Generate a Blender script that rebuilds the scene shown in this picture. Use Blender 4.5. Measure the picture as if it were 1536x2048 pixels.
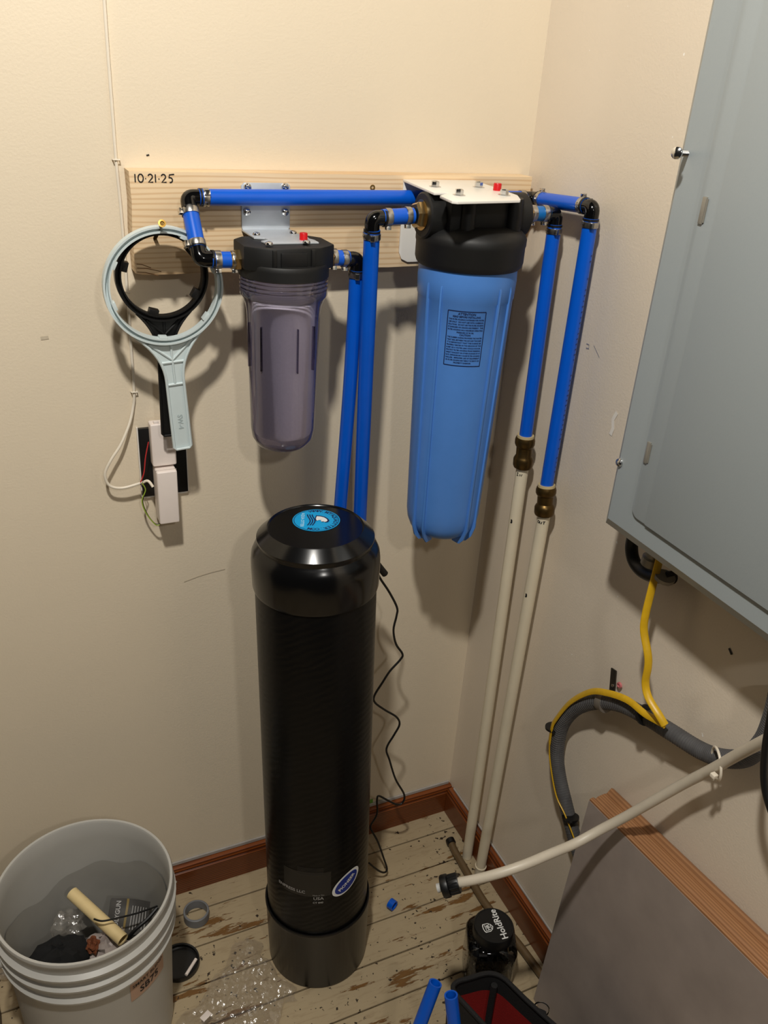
import bpy, bmesh, math, random
from mathutils import Vector, Matrix
random.seed(7)
for o in list(bpy.data.objects):
    bpy.data.objects.remove(o, do_unlink=True)
SC = bpy.context.scene
COL = SC.collection
PI = math.pi

# ------------------------------------------------------------------ camera
CAM = Vector((-0.8753, -1.3153, 1.6235)); YAW, PITCH, ROLL, FPX = 0.4560, 0.4792, 0.0688, 1711.4375
def cam_axes():
    cy, sy, cp, sp = math.cos(YAW), math.sin(YAW), math.cos(PITCH), math.sin(PITCH)
    f = Vector((sy*cp, cy*cp, -sp)); r = Vector((cy, -sy, 0)); u = r.cross(f)
    c, s = math.cos(ROLL), math.sin(ROLL)
    return r*c + u*s, u*c - r*s, f
CR, CU, CF = cam_axes()
cd = bpy.data.cameras.new('camera'); cam = bpy.data.objects.new('camera', cd); COL.objects.link(cam)
M = Matrix((CR, CU, -CF)).transposed().to_4x4(); M.translation = CAM
cam.matrix_world = M
cd.sensor_fit = 'VERTICAL'; cd.sensor_height = 36.0; cd.lens = 36.0*FPX/2048.0; cd.clip_start = 0.02
SC.camera = cam

# ------------------------------------------------------------------ light
def S(r, g, b):
    def c(v):
        v /= 255.0
        return v/12.92 if v <= 0.04045 else ((v+0.055)/1.055)**2.4
    return (c(r), c(g), c(b), 1.0)
W = bpy.data.worlds.new('world'); SC.world = W; W.use_nodes = True
bg = W.node_tree.nodes['Background']; bg.inputs[0].default_value = (1.0, 0.93, 0.83, 1); bg.inputs[1].default_value = 0.014
def lamp(name, loc, power, rad, col):
    l = bpy.data.lights.new(name, 'POINT'); l.energy = power; l.shadow_soft_size = rad; l.color = col
    o = bpy.data.objects.new(name, l); COL.objects.link(o); o.location = loc; return o
lamp('ceiling_bulb', (-0.95, -1.10, 2.60), 92.0, 0.045, (1.0, 0.96, 0.885))
lamp('ceiling_bulb', (-0.68, -2.15, 2.25), 18.0, 0.05, (1.0, 0.96, 0.90))
vs = SC.view_settings
vs.view_transform = 'Standard'; vs.look = 'None'; vs.gamma = 1.0; vs.use_curve_mapping = False; vs.exposure = 0.22

# ------------------------------------------------------------------ pixel helpers
def ray(px, py):
    return CR*((px-768)/FPX) - CU*((py-1024)/FPX) + CF
def at(px, py, X=None, Y=None, Z=None):
    d = ray(px, py)
    t = (X-CAM.x)/d.x if X is not None else (Y-CAM.y)/d.y if Y is not None else (Z-CAM.z)/d.z
    return CAM + d*t
def cyl_hit(px, py, cx, cy, r):
    d = ray(px, py); ox, oy = CAM.x-cx, CAM.y-cy
    a = d.x*d.x+d.y*d.y; b = 2*(ox*d.x+oy*d.y); c = ox*ox+oy*oy-r*r
    disc = max(b*b-4*a*c, 0); t = (-b-math.sqrt(disc))/(2*a)
    p = CAM+d*t
    return math.atan2(p.y-cy, p.x-cx), p.z

# ------------------------------------------------------------------ materials
MATS = {}
def nodes(name):
    m = bpy.data.materials.new(name); m.use_nodes = True; nt = m.node_tree
    return m, nt, nt.nodes['Principled BSDF']
def add(nt, typ, **kw):
    n = nt.nodes.new(typ)
    for k, v in kw.items():
        if hasattr(n, k): setattr(n, k, v)
        else: n.inputs[k.replace('_', ' ')].default_value = v
    return n
def coords(nt, scale=(1, 1, 1), world=False, rot=(0, 0, 0)):
    mp = nt.nodes.new('ShaderNodeMapping'); mp.inputs['Scale'].default_value = scale; mp.inputs['Rotation'].default_value = rot
    if world:
        g = nt.nodes.new('ShaderNodeNewGeometry'); nt.links.new(g.outputs['Position'], mp.inputs[0])
    else:
        g = nt.nodes.new('ShaderNodeTexCoord'); nt.links.new(g.outputs['Object'], mp.inputs[0])
    return mp
def mixc(nt, fac, a, b):
    x = nt.nodes.new('ShaderNodeMix'); x.data_type = 'RGBA'
    for s, v in ((0, fac), (6, a), (7, b)):
        if hasattr(v, 'is_output') or hasattr(v, 'links'): nt.links.new(v, x.inputs[s])
        else: x.inputs[s].default_value = v
    return x.outputs[2]
def ramp(nt, fac, stops, interp='LINEAR'):
    r = nt.nodes.new('ShaderNodeValToRGB'); r.color_ramp.interpolation = interp
    while len(r.color_ramp.elements) < len(stops): r.color_ramp.elements.new(0.5)
    for e, (p, c) in zip(r.color_ramp.elements, stops): e.position = p; e.color = c
    nt.links.new(fac, r.inputs[0]); return r.outputs[0]
def bump(nt, bsdf, h, strength=0.2, dist=0.002):
    b = nt.nodes.new('ShaderNodeBump'); b.inputs['Strength'].default_value = strength; b.inputs['Distance'].default_value = dist
    nt.links.new(h, b.inputs['Height']); nt.links.new(b.outputs[0], bsdf.inputs['Normal'])
def noise(nt, vec, scale, detail=4, rough=0.55):
    n = nt.nodes.new('ShaderNodeTexNoise'); n.inputs['Scale'].default_value = scale; n.inputs['Detail'].default_value = detail; n.inputs['Roughness'].default_value = rough
    nt.links.new(vec.outputs[0], n.inputs['Vector']); return n.outputs['Fac']
BW = ((0, 0, 0, 1), (1, 1, 1, 1))

def plain(name, col, rough=0.45, metal=0.0, var=0.08, nscale=60, bmp=0.0, spec=0.5, coat=0.0):
    if name in MATS: return MATS[name]
    m, nt, p = nodes(name); v = coords(nt); n = noise(nt, v, nscale)
    dark = tuple(c*(1-var*2.2) for c in col[:3])+(1,); light = tuple(min(1, c*(1+var)) for c in col[:3])+(1,)
    nt.links.new(mixc(nt, n, dark, light), p.inputs['Base Color'])
    p.inputs['Roughness'].default_value = rough; p.inputs['Metallic'].default_value = metal
    p.inputs['Specular IOR Level'].default_value = spec; p.inputs['Coat Weight'].default_value = coat
    if bmp: bump(nt, p, n, bmp)
    MATS[name] = m; return m

def mat_wall(name, col, chips):
    m, nt, p = nodes(name); v = coords(nt, world=True)
    n1 = noise(nt, v, 2.2, 5, 0.6); n2 = noise(nt, v, 260, 3); n3 = noise(nt, v, 16, 8, 0.72); n4 = noise(nt, v, 70, 2)
    c = mixc(nt, n1, tuple(x*0.95 for x in col[:3])+(1,), tuple(min(1, x*1.04) for x in col[:3])+(1,))
    # faint scuffs and pale flecks in the paint
    sc = ramp(nt, n3, ((0.69, BW[0]), (0.74, BW[1])))
    c = mixc(nt, sc, c, tuple(x*0.82 for x in col[:3])+(1,))
    fl = ramp(nt, n4, ((chips, BW[0]), (chips+0.02, BW[1])))
    c = mixc(nt, fl, c, (0.9, 0.86, 0.8, 1))
    nt.links.new(c, p.inputs['Base Color']); p.inputs['Roughness'].default_value = 0.42; p.inputs['Specular IOR Level'].default_value = 0.35
    ad = nt.nodes.new('ShaderNodeMath'); ad.operation = 'ADD'; nt.links.new(n2, ad.inputs[0]); nt.links.new(n3, ad.inputs[1])
    bump(nt, p, ad.outputs[0], 0.22, 0.0016); MATS[name] = m; return m

def mat_planks():
    m, nt, p = nodes('chipped_floor_paint')
    v = coords(nt, (3.2, 17, 17), world=True); v2 = coords(nt, (22, 150, 150), world=True); v3 = coords(nt, world=True)
    n = noise(nt, v, 1.35, 9, 0.68); fine = noise(nt, v2, 1.0, 5, 0.65); big = noise(nt, v3, 5, 4); spot = noise(nt, v3, 75, 3, .6); zone = noise(nt, v3, 3.1, 2)
    paint = mixc(nt, big, S(158, 140, 110), S(186, 168, 136))
    grime = ramp(nt, fine, ((0.53, BW[0]), (0.72, BW[1])))
    paint = mixc(nt, mixc(nt, grime, (0, 0, 0, 1), (.45, .45, .45, 1)), paint, S(128, 106, 76))
    ck = nt.nodes.new('ShaderNodeMath'); ck.operation = 'MULTIPLY_ADD'; nt.links.new(zone, ck.inputs[0]); ck.inputs[1].default_value = 0.22; nt.links.new(n, ck.inputs[2])
    chip = ramp(nt, ck.outputs[0], ((0.69, BW[0]), (0.705, BW[1])))
    wood = mixc(nt, fine, S(84, 54, 22), S(138, 98, 48))
    c = mixc(nt, chip, paint, wood)
    ck2 = nt.nodes.new('ShaderNodeMath'); ck2.operation = 'MULTIPLY_ADD'; nt.links.new(zone, ck2.inputs[0]); ck2.inputs[1].default_value = 0.3; nt.links.new(spot, ck2.inputs[2])
    sp = ramp(nt, ck2.outputs[0], ((0.80, BW[0]), (0.815, BW[1])))
    c = mixc(nt, sp, c, S(48, 36, 24))
    nt.links.new(c, p.inputs['Base Color']); p.inputs['Roughness'].default_value = 0.5
    inv = nt.nodes.new('ShaderNodeMath'); inv.operation = 'SUBTRACT'; inv.inputs[0].default_value = 1.0; nt.links.new(chip, inv.inputs[1])
    bump(nt, p, inv.outputs[0], 0.5, 0.0012); MATS['planks'] = m; return m

def mat_wood(name, c1, c2, axis='X', rough=0.5, ring=38, knots=False, dist=2.0, contrast=(0.35, 0.75), bands=None):
    m, nt, p = nodes(name)
    sc = {'X': (0.9, 9, 9), 'Y': (9, 0.9, 9), 'Z': (9, 9, 0.9)}[axis]
    v = coords(nt, sc); n = noise(nt, v, 2.5, 6, .6)
    wv = nt.nodes.new('ShaderNodeTexWave'); wv.wave_type = 'BANDS'; wv.bands_direction = bands or ('Z' if axis != 'Z' else 'X')
    wv.inputs['Scale'].default_value = ring/9; wv.inputs['Distortion'].default_value = dist; wv.inputs['Detail'].default_value = 3; wv.inputs['Detail Scale'].default_value = 0.6
    nt.links.new(v.outputs[0], wv.inputs['Vector'])
    f = ramp(nt, wv.outputs['Fac'], ((contrast[0], BW[0]), (contrast[1], BW[1])))
    base = mixc(nt, f, c1, c2)
    g = noise(nt, coords(nt, tuple(s*14 for s in sc)), 1.0, 3)
    base = mixc(nt, mixc(nt, g, (0, 0, 0, 1), (.35, .35, .35, 1)), base, tuple(x*0.78 for x in c1[:3])+(1,))
    if knots:
        vo = nt.nodes.new('ShaderNodeTexVoronoi'); vo.inputs['Scale'].default_value = 1.0; nt.links.new(coords(nt, (3.0, 1, 7.0)).outputs[0], vo.inputs['Vector'])
        k = ramp(nt, vo.outputs['Distance'], ((0.05, BW[1]), (0.16, BW[0])))
        base = mixc(nt, mixc(nt, k, (0, 0, 0, 1), (.6, .6, .6, 1)), base, S(176, 120, 72))
    nt.links.new(base, p.inputs['Base Color']); p.inputs['Roughness'].default_value = rough
    bump(nt, p, g, 0.12, 0.0008); MATS[name] = m; return m

def mat_clear(name, tint, ior=1.45, rough=0.03, bmp=None, frost=0.0, frostcol=(1, 1, 1, 1), sheen=None):
    m, nt, p = nodes(name); out = nt.nodes['Material Output']
    tr = nt.nodes.new('ShaderNodeBsdfTransparent'); tr.inputs[0].default_value = tint
    gl = nt.nodes.new('ShaderNodeBsdfGlossy'); gl.inputs['Roughness'].default_value = rough; gl.inputs[0].default_value = (1, 1, 1, 1)
    fr = nt.nodes.new('ShaderNodeFresnel'); fr.inputs['IOR'].default_value = ior
    if bmp:
        v = coords(nt); n = noise(nt, v, bmp[0], 4, .6); b = nt.nodes.new('ShaderNodeBump'); b.inputs['Strength'].default_value = bmp[1]; b.inputs['Distance'].default_value = bmp[2]
        nt.links.new(n, b.inputs['Height'])
        for q in (gl, fr): nt.links.new(b.outputs[0], q.inputs['Normal'])
    mx = nt.nodes.new('ShaderNodeMixShader')
    if sheen is None: nt.links.new(fr.outputs[0], mx.inputs[0])
    else: mx.inputs[0].default_value = sheen
    nt.links.new(tr.outputs[0], mx.inputs[1]); nt.links.new(gl.outputs[0], mx.inputs[2])
    last = mx
    if frost:
        df = nt.nodes.new('ShaderNodeBsdfDiffuse'); df.inputs[0].default_value = frostcol
        m2 = nt.nodes.new('ShaderNodeMixShader'); m2.inputs[0].default_value = frost
        nt.links.new(mx.outputs[0], m2.inputs[1]); nt.links.new(df.outputs[0], m2.inputs[2]); last = m2
    nt.links.new(last.outputs[0], out.inputs[0]); nt.nodes.remove(p); MATS[name] = m; return m

def mat_tank():
    m, nt, p = nodes('black_wound_resin'); v = coords(nt, (1, 1, 1), rot=(0.5, 0.25, 0))
    wv = nt.nodes.new('ShaderNodeTexWave'); wv.bands_direction = 'Z'; wv.inputs['Scale'].default_value = 26; wv.inputs['Distortion'].default_value = 5; wv.inputs['Detail'].default_value = 3
    nt.links.new(v.outputs[0], wv.inputs['Vector'])
    p.inputs['Roughness'].default_value = 0.32; p.inputs['Specular IOR Level'].default_value = 0.22
    n = noise(nt, v, 40); nt.links.new(mixc(nt, n, S(7, 7, 8), S(14, 14, 14)), p.inputs['Base Color'])
    bump(nt, p, wv.outputs['Fac'], 0.16, 0.0012); MATS['tank'] = m; return m

def mat_bag_red(): return plain('red_canvas', S(150, 22, 18), 0.75, var=.15, nscale=400, bmp=.3)

WALL = mat_wall('cream_wall_paint', S(226, 212, 188), 0.80)
WALLR = mat_wall('scuffed_cream_wall_paint', S(222, 209, 190), 0.765)
PLANK = mat_planks()
PINE = mat_wood('pine_board', S(216, 182, 140), S(236, 210, 172), 'X', .55, ring=42, knots=True, dist=6, contrast=(.0, .5))
STAIN = mat_wood('stained_trim', S(88, 42, 16), S(134, 70, 28), 'X', .28, ring=60, dist=5)
STAINY = mat_wood('stained_trim_y', S(88, 42, 16), S(134, 70, 28), 'Y', .28, ring=60, dist=5)
RAWWOOD = mat_wood('raw_trim_wood', S(140, 96, 60), S(166, 120, 80), 'Y', .6, ring=70, dist=2.5, bands='X')
BLUE = plain('blue_pex', S(0, 88, 204), 0.32, var=.05, nscale=30)
BBLUE = plain('blue_housing', S(80, 134, 210), 0.38, var=.05, nscale=25)
BLACK = plain('black_plastic', S(16, 16, 17), 0.42, var=.15, nscale=50)
BLACKG = plain('glossy_black_plastic', S(9, 9, 10), 0.12, var=.1, nscale=20)
CAPBLK = plain('dusty_black_plastic', S(17, 17, 17), 0.55, var=.25, nscale=35, bmp=.1)
BOOT = plain('boot_black', S(22, 21, 21), 0.32, var=.12)
TANK = mat_tank()
HOODM = plain('satin_black_hood', S(10, 10, 11), 0.2, var=.1, nscale=20)
STEEL = plain('stainless', S(190, 188, 184), 0.28, 1.0, var=.12, nscale=200)
CHROME = plain('bright_steel', S(215, 215, 215), 0.14, 1.0, var=.05)
GALV = plain('galvanised_plate', S(206, 212, 218), 0.38, 0.35, var=.1, nscale=30)
BRASS = plain('brass_nut', S(206, 178, 128), 0.25, 1.0, var=.12, nscale=120)
OLDBRASS = plain('tarnished_brass', S(104, 82, 46), 0.38, 0.9, var=.25, nscale=60)
GOLD = plain('gold_screw', S(186, 148, 76), 0.45, 1.0, var=.1)
WHITEP = plain('white_powdercoat', S(240, 236, 228), 0.35, var=.02)
WHITEPL = plain('white_plastic', S(238, 226, 218), 0.4, var=.02)
RED = plain('red_button', S(200, 14, 22), 0.35, var=.05)
GREYW = plain('pale_grey_plastic', S(204, 216, 217), 0.4, var=.03, nscale=40)
CREAMP = plain('cream_pipe', S(226, 214, 188), 0.4, var=.05, nscale=14)
CART = plain('white_filter_element', S(236, 230, 240), 0.75, var=.05, nscale=300, bmp=.15)
PANEL = plain('grey_panel_enamel', S(152, 160, 163), 0.38, var=.015, nscale=400, bmp=.05)
PANELD = plain('grey_panel_gap', S(52, 55, 57), 0.6)
CONDUIT = plain('grey_conduit', S(82, 81, 82), 0.6, var=.2, nscale=60, bmp=.2)
YELLOW = plain('yellow_cable_jacket', S(222, 176, 30), 0.38, var=.15, nscale=40)
HOSE = plain('milky_hose', S(206, 196, 178), 0.4, var=.04)
SLAB = plain('grey_painted_slab', S(160, 148, 141), 0.5, var=.16, nscale=11, bmp=.12)
BUCK = plain('pale_bucket_plastic', S(186, 184, 178), 0.42, var=.06, nscale=12)
INK = plain('black_ink', S(14, 13, 16), 0.6, var=0)
NAVY = plain('navy_ink', S(18, 34, 84), 0.5, var=0)
STICK = plain('sky_blue_sticker', S(20, 166, 228), 0.35, var=.02)
WHITEI = plain('white_ink', S(235, 235, 232), 0.5, var=0)
GREYI = plain('faint_grey_ink', S(168, 166, 164), 0.5, var=0)
DIM = plain('dim_label', S(21, 21, 21), 0.4, var=.05)
PALEI = plain('pale_blue_ink', S(190, 230, 245), 0.5, var=0)
CANVAS = mat_bag_red()
BCANVAS = plain('black_canvas', S(22, 20, 20), 0.85, var=.2, nscale=400, bmp=.35)
GREYPL = plain('grey_plastic_ring', S(118, 120, 124), 0.45, var=.06)
ORANGE = plain('faded_orange_label', S(190, 156, 134), 0.6, var=.06, nscale=30)
BROWNT = plain('brown_vinyl', S(104, 84, 58), 0.35, var=.15, nscale=20)
RUST = plain('brown_crumb', S(130, 70, 36), 0.8, var=.3)
CAULK = plain('grey_caulk', S(172, 166, 160), 0.6, var=.1)
DARKBOX = plain('dark_maroon', S(52, 34, 36), 0.5)
WIRERED = plain('red_wire', S(196, 36, 40), 0.4)
WIREGRN = plain('green_yellow_wire', S(150, 176, 60), 0.4)
WIREWH = plain('white_cable', S(232, 222, 204), 0.45, var=.03)
DARKH = plain('subfloor_dark', S(26, 20, 14), 0.9)
SUMP = mat_clear('smoky_clear_plastic', (0.93, 0.91, 0.97, 1), 1.5, .04, frost=.13, frostcol=S(176, 168, 198))
FILM = mat_clear('clear_film', (0.96, 0.95, 0.94, 1), 1.25, .16, bmp=(60, .6, .004), frost=.08, frostcol=S(215, 210, 200), sheen=.11)
JARC = mat_clear('clear_jar', (0.80, 0.80, 0.79, 1), 1.5, .04)

# ------------------------------------------------------------------ mesh building
class MB:
    def __init__(s): s.v = []; s.f = []
    def add(s, vs, fs):
        n = len(s.v); s.v += [Vector(q) for q in vs]; s.f += [tuple(i+n for i in f) for f in fs]; return s
    def grid(s, rows, closed_u=True, closed_v=False):
        n = len(rows); k = len(rows[0]); vs = [q for r in rows for q in r]; fs = []
        for i in range(n if closed_v else n-1):
            for j in range(k if closed_u else k-1):
                a, b = i*k+j, i*k+(j+1) % k; c, d = ((i+1) % n)*k+(j+1) % k, ((i+1) % n)*k+j
                fs.append((a, b, c, d))
        return s.add(vs, fs)
    def lathe(s, prof, c=(0, 0, 0), axis=(0, 0, 1), seg=40, capa=True, capb=True, a0=0):
        ax = Vector(axis).normalized(); c = Vector(c)
        e1 = ax.orthogonal().normalized() if abs(ax.z) < .99 else Vector((1, 0, 0)); e2 = ax.cross(e1)
        rows = []
        for r, z in prof:
            rows.append([c+ax*z+(e1*math.cos(a0+2*PI*j/seg)+e2*math.sin(a0+2*PI*j/seg))*max(r, 1e-5) for j in range(seg)])
        n0 = len(s.v); s.grid(rows); k = len(rows)
        if capa and prof[0][0] > 1e-4: s.f.append(tuple(n0+j for j in reversed(range(seg))))
        if capb and prof[-1][0] > 1e-4: s.f.append(tuple(n0+(k-1)*seg+j for j in range(seg)))
        return s
    def tube(s, pts, r, seg=14, caps=True, closed=False, flat=None):
        pts = [Vector(q) for q in pts]; n = len(pts); rr = r if isinstance(r, (list, tuple)) else [r]*n
        t0 = (pts[1]-pts[0]).normalized(); e = t0.orthogonal().normalized()
        if flat is not None: e = (Vector(flat)-t0*Vector(flat).dot(t0)).normalized()
        rows = []
        for i in range(n):
            if closed: t = pts[(i+1) % n]-pts[i-1]
            else: t = pts[min(i+1, n-1)]-pts[max(i-1, 0)]
            t = t.normalized() if t.length > 1e-9 else t0
            e = (e-t*e.dot(t)); e = e.normalized() if e.length > 1e-6 else t.orthogonal().normalized()
            g = t.cross(e)
            fl = 1.0
            if flat is not None: fl = 0.45
            rows.append([pts[i]+(e*math.cos(2*PI*j/seg)*fl+g*math.sin(2*PI*j/seg))*rr[i] for j in range(seg)])
        n0 = len(s.v); s.grid(rows, closed_v=closed)
        if caps and not closed:
            s.f.append(tuple(n0+j for j in reversed(range(seg)))); s.f.append(tuple(n0+(n-1)*seg+j for j in range(seg)))
        return s
    def box(s, c, d, bev=0.0, rot=None, seg=2):
        b = bmesh.new(); bmesh.ops.create_cube(b, size=1)
        for q in b.verts: q.co = Vector((q.co.x*d[0], q.co.y*d[1], q.co.z*d[2]))
        if bev: bmesh.ops.bevel(b, geom=b.edges[:], offset=bev, segments=seg, affect='EDGES', profile=.6)
        R = rot.to_matrix() if hasattr(rot, 'to_matrix') else rot
        vs = [(R @ q.co if R else q.co)+Vector(c) for q in b.verts]; b.verts.index_update()
        fs = [tuple(q.index for q in f.verts) for f in b.faces]; b.free(); return s.add(vs, fs)
    def prism(s, poly, depth, o=(0, 0, 0), ex=(1, 0, 0), ey=(0, 0, 1), bev=0.0):
        o, ex, ey = Vector(o), Vector(ex), Vector(ey); ez = ex.cross(ey).normalized(); n = len(poly)
        b = bmesh.new()
        f0 = [b.verts.new(o+ex*x+ey*y) for x, y in poly]; f1 = [b.verts.new(o+ex*x+ey*y+ez*depth) for x, y in poly]
        b.faces.new(f0[::-1]); b.faces.new(f1)
        for i in range(n): b.faces.new((f0[i], f0[(i+1) % n], f1[(i+1) % n], f1[i]))
        bmesh.ops.recalc_face_normals(b, faces=b.faces[:])
        if bev:
            es = [e for e in b.edges if (e.verts[0] in f1 and e.verts[1] in f1) or (e.verts[0] in f0 and e.verts[1] in f0)]
            bmesh.ops.bevel(b, geom=es, offset=bev, segments=2, affect='EDGES', profile=.6)
        b.verts.index_update(); vs = [q.co.copy() for q in b.verts]; fs = [tuple(q.index for q in f.verts) for f in b.faces]; b.free()
        return s.add(vs, fs)
    def sphere(s, c, r, seg=20, rings=10):
        return s.lathe([(r*math.sin(PI*i/rings), -r*math.cos(PI*i/rings)) for i in range(rings+1)], c, seg=seg)
WL = {}
def obj(name, mb, mat, parent=None, ang=35, origin=None, kind=None):
    me = bpy.data.meshes.new(name)
    if parent is not None: off = WL[parent.name]
    elif origin is not None: off = Vector(origin)
    else:
        xs = [q.x for q in mb.v]; ys = [q.y for q in mb.v]; zs = [q.z for q in mb.v]
        off = Vector(((min(xs)+max(xs))/2, (min(ys)+max(ys))/2, min(zs)))
    me.from_pydata([q-off for q in mb.v], [], mb.f); me.update()
    b = bmesh.new(); b.from_mesh(me); bmesh.ops.recalc_face_normals(b, faces=b.faces[:])
    for f in b.faces: f.smooth = True
    lim = math.radians(ang)
    for e in b.edges:
        if len(e.link_faces) == 2 and e.calc_face_angle(0) > lim: e.smooth = False
    b.to_mesh(me); b.free()
    me.materials.append(mat)
    o = bpy.data.objects.new(name, me); COL.objects.link(o)
    if parent is not None: o.parent = parent
    else: o.location = off
    WL[o.name] = off
    if kind: o['kind'] = kind
    return o
def tag(o, label, cat, group=None):
    o['label'] = label; o['category'] = cat
    if group: o['group'] = group
    return o
def thing(name, loc, label, cat, group=None):
    o = bpy.data.objects.new(name, None); COL.objects.link(o); o.location = loc; o.empty_display_size = .05
    WL[o.name] = Vector(loc); return tag(o, label, cat, group)
def dup(o, parent, delta=(0, 0, 0)):
    c = o.copy(); COL.objects.link(c); c.parent = parent; c.location = o.location+Vector(delta); return c
def text2d(s, size, bold=0.0, align='CENTER'):
    cu = bpy.data.curves.new('t', 'FONT'); cu.body = s; cu.size = size; cu.align_x = align; cu.resolution_u = 2; cu.offset = bold*size
    o = bpy.data.objects.new('t', cu); COL.objects.link(o)
    dg = bpy.context.evaluated_depsgraph_get(); me = bpy.data.meshes.new_from_object(o.evaluated_get(dg))
    vs = [(q.co.x, q.co.y) for q in me.vertices]; fs = [tuple(p.vertices) for p in me.polygons]
    bpy.data.objects.remove(o, do_unlink=True); bpy.data.curves.remove(cu); bpy.data.meshes.remove(me)
    return vs, fs
def put_text(mb, s, size, fn, bold=0.0, align='CENTER', u0=0, v0=0):
    vs, fs = text2d(s, size, bold, align)
    return mb.add([fn(u0+u, v0+v) for u, v in vs], fs)
def stroke(mb, pts, w, fn, seg=6):
    """felt-tip stroke: flat ribbon following fn(u, v)"""
    n = len(pts); L = []; R = []
    for i, (u, v) in enumerate(pts):
        a = pts[max(i-1, 0)]; b = pts[min(i+1, n-1)]; dx, dy = b[0]-a[0], b[1]-a[1]; l = math.hypot(dx, dy) or 1
        L.append(fn(u-dy/l*w/2, v+dx/l*w/2)); R.append(fn(u+dy/l*w/2, v-dx/l*w/2))
    return mb.add(L+R, [(i, i+1, n+i+1, n+i) for i in range(n-1)])
def arc(cx, cy, rx, ry, a0, a1, n=12):
    return [(cx+rx*math.cos(math.radians(a0+(a1-a0)*i/n)), cy+ry*math.sin(math.radians(a0+(a1-a0)*i/n))) for i in range(n+1)]
def smooth_pts(pts, n=8):
    pts = [Vector(q) for q in pts]; out = []
    for i in range(len(pts)-1):
        p0, p1, p2, p3 = pts[max(i-1, 0)], pts[i], pts[i+1], pts[min(i+2, len(pts)-1)]
        for k in range(n):
            t = k/n; out.append(0.5*((2*p1)+(p2-p0)*t+(2*p0-5*p1+4*p2-p3)*t*t+(3*p1-p0-3*p2+p3)*t**3))
    return out+[pts[-1]]
def rrect(w, h, r, n=5):
    out = []
    for cx, cy, a in ((w/2-r, h/2-r, 0), (-w/2+r, h/2-r, 90), (-w/2+r, -h/2+r, 180), (w/2-r, -h/2+r, 270)):
        out += arc(cx, cy, r, r, a, a+90, n)
    return out

# ================================================================== THE ROOM
def struct(name, mb, mat): return obj(name, mb, mat, kind='structure')
wall_back = struct('wall_back', MB().box((-1.0, .05, 1.15), (2.0, .1, 2.6)), WALL)
wall_right = struct('wall_right', MB().box((.05, -.95, 1.15), (.1, 2.1, 2.6)), WALLR)
floor = struct('floor', MB().box((-1.0, -.95, -.03), (2.0, 1.9, .03)), DARKH)
PW = .0842
plank_mesh = None
for k in range(22):
    y1 = .016-PW*k; yc = y1-PW/2
    if yc < -1.85: break
    if plank_mesh is None:
        q = obj('plank', MB().box((-1.0, yc, -.0075), (1.998, PW-.0032, .015), .0011, seg=1), PLANK, floor)
        plank_mesh = q; base = yc
    else:
        q = dup(plank_mesh, floor, (0, yc-base, random.uniform(-.0008, 0)))
BT, BH = .016, .076
prof = [(0, 0), (BT, 0), (BT, BH-.016), (BT-.003, BH-.013), (BT-.001, BH-.008), (BT-.004, BH-.002), (BT-.008, BH), (0, BH)]
bb = struct('baseboard_back', MB().prism([(x, z) for x, z in prof], 2.0, (-.0005, -.0005, .0005), ex=(0, -1, 0), ey=(0, 0, 1)), STAIN)
# mirrored extrusion direction check: prism depth runs along ex x ey
br = struct('baseboard_right', MB().prism([(x, z) for x, z in prof], 1.75, (-.0005, -1.768, .0005), ex=(-1, 0, 0), ey=(0, 0, 1)), STAINY)
for o in (bb, br):
    o['label'] = 'dark stained wooden baseboard along the wall'
obj('caulk_line', MB().box((-1.0, -.0026, BH+.0055), (1.99, .004, .009), .001, seg=1), CAULK, bb)
obj('caulk_line', MB().box((-.0026, -.9, BH+.004), (.004, 1.75, .005), .001, seg=1), CAULK, br)

# marks on the walls: pencil ticks and scuffs
def wall_mark(px, py, pts, w, mat, side):
    mb = MB(); o = at(px, py, Y=0) if side == 'b' else at(px, py, X=0)
    fn = (lambda u, v: Vector((o.x+u, -.0008, o.z+v))) if side == 'b' else (lambda u, v: Vector((-.0008, o.y-u, o.z+v)))
    stroke(mb, pts, w, fn); return obj('scuff_mark', mb, mat, wall_back if side == 'b' else wall_right)
SCUFF = plain('grey_scuff', S(204, 191, 168), .6, var=.1); PENCIL = plain('blue_grey_pencil', S(150, 150, 160), .6); SPACK = plain('bare_plaster_chip', S(236, 230, 220), .7)
wall_mark(90, 676, [(-.006, 0), (.005, .001)], .005, SCUFF, 'b')
wall_mark(294, 311, [(-.001, 0), (.003, .001)], .002, INK, 'b')
wall_mark(412, 1150, [(-.04, -.006), (-.015, .0), (.01, .004), (.035, .006)], .0018, SCUFF, 'b')
wall_mark(1176, 692, [(-.004, .003), (.003, .003), (.004, -.003), (-.003, -.004)], .0018, PENCIL, 'r')
wall_mark(1196, 705, [(-.012, .008), (.006, -.006)], .001, PENCIL, 'r')
wall_mark(1228, 850, [(.002, .022), (-.004, .008), (.0, -.006), (-.003, -.018)], .007, SPACK, 'r')
wall_mark(1462, 1303, [(-.004, .003), (.003, -.003)], .004, INK, 'r')
wall_mark(742, 1603, [(0, .008), (.001, -.008)], .008, plain('green_paint_dab', S(110, 170, 60), .6), 'b')

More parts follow.
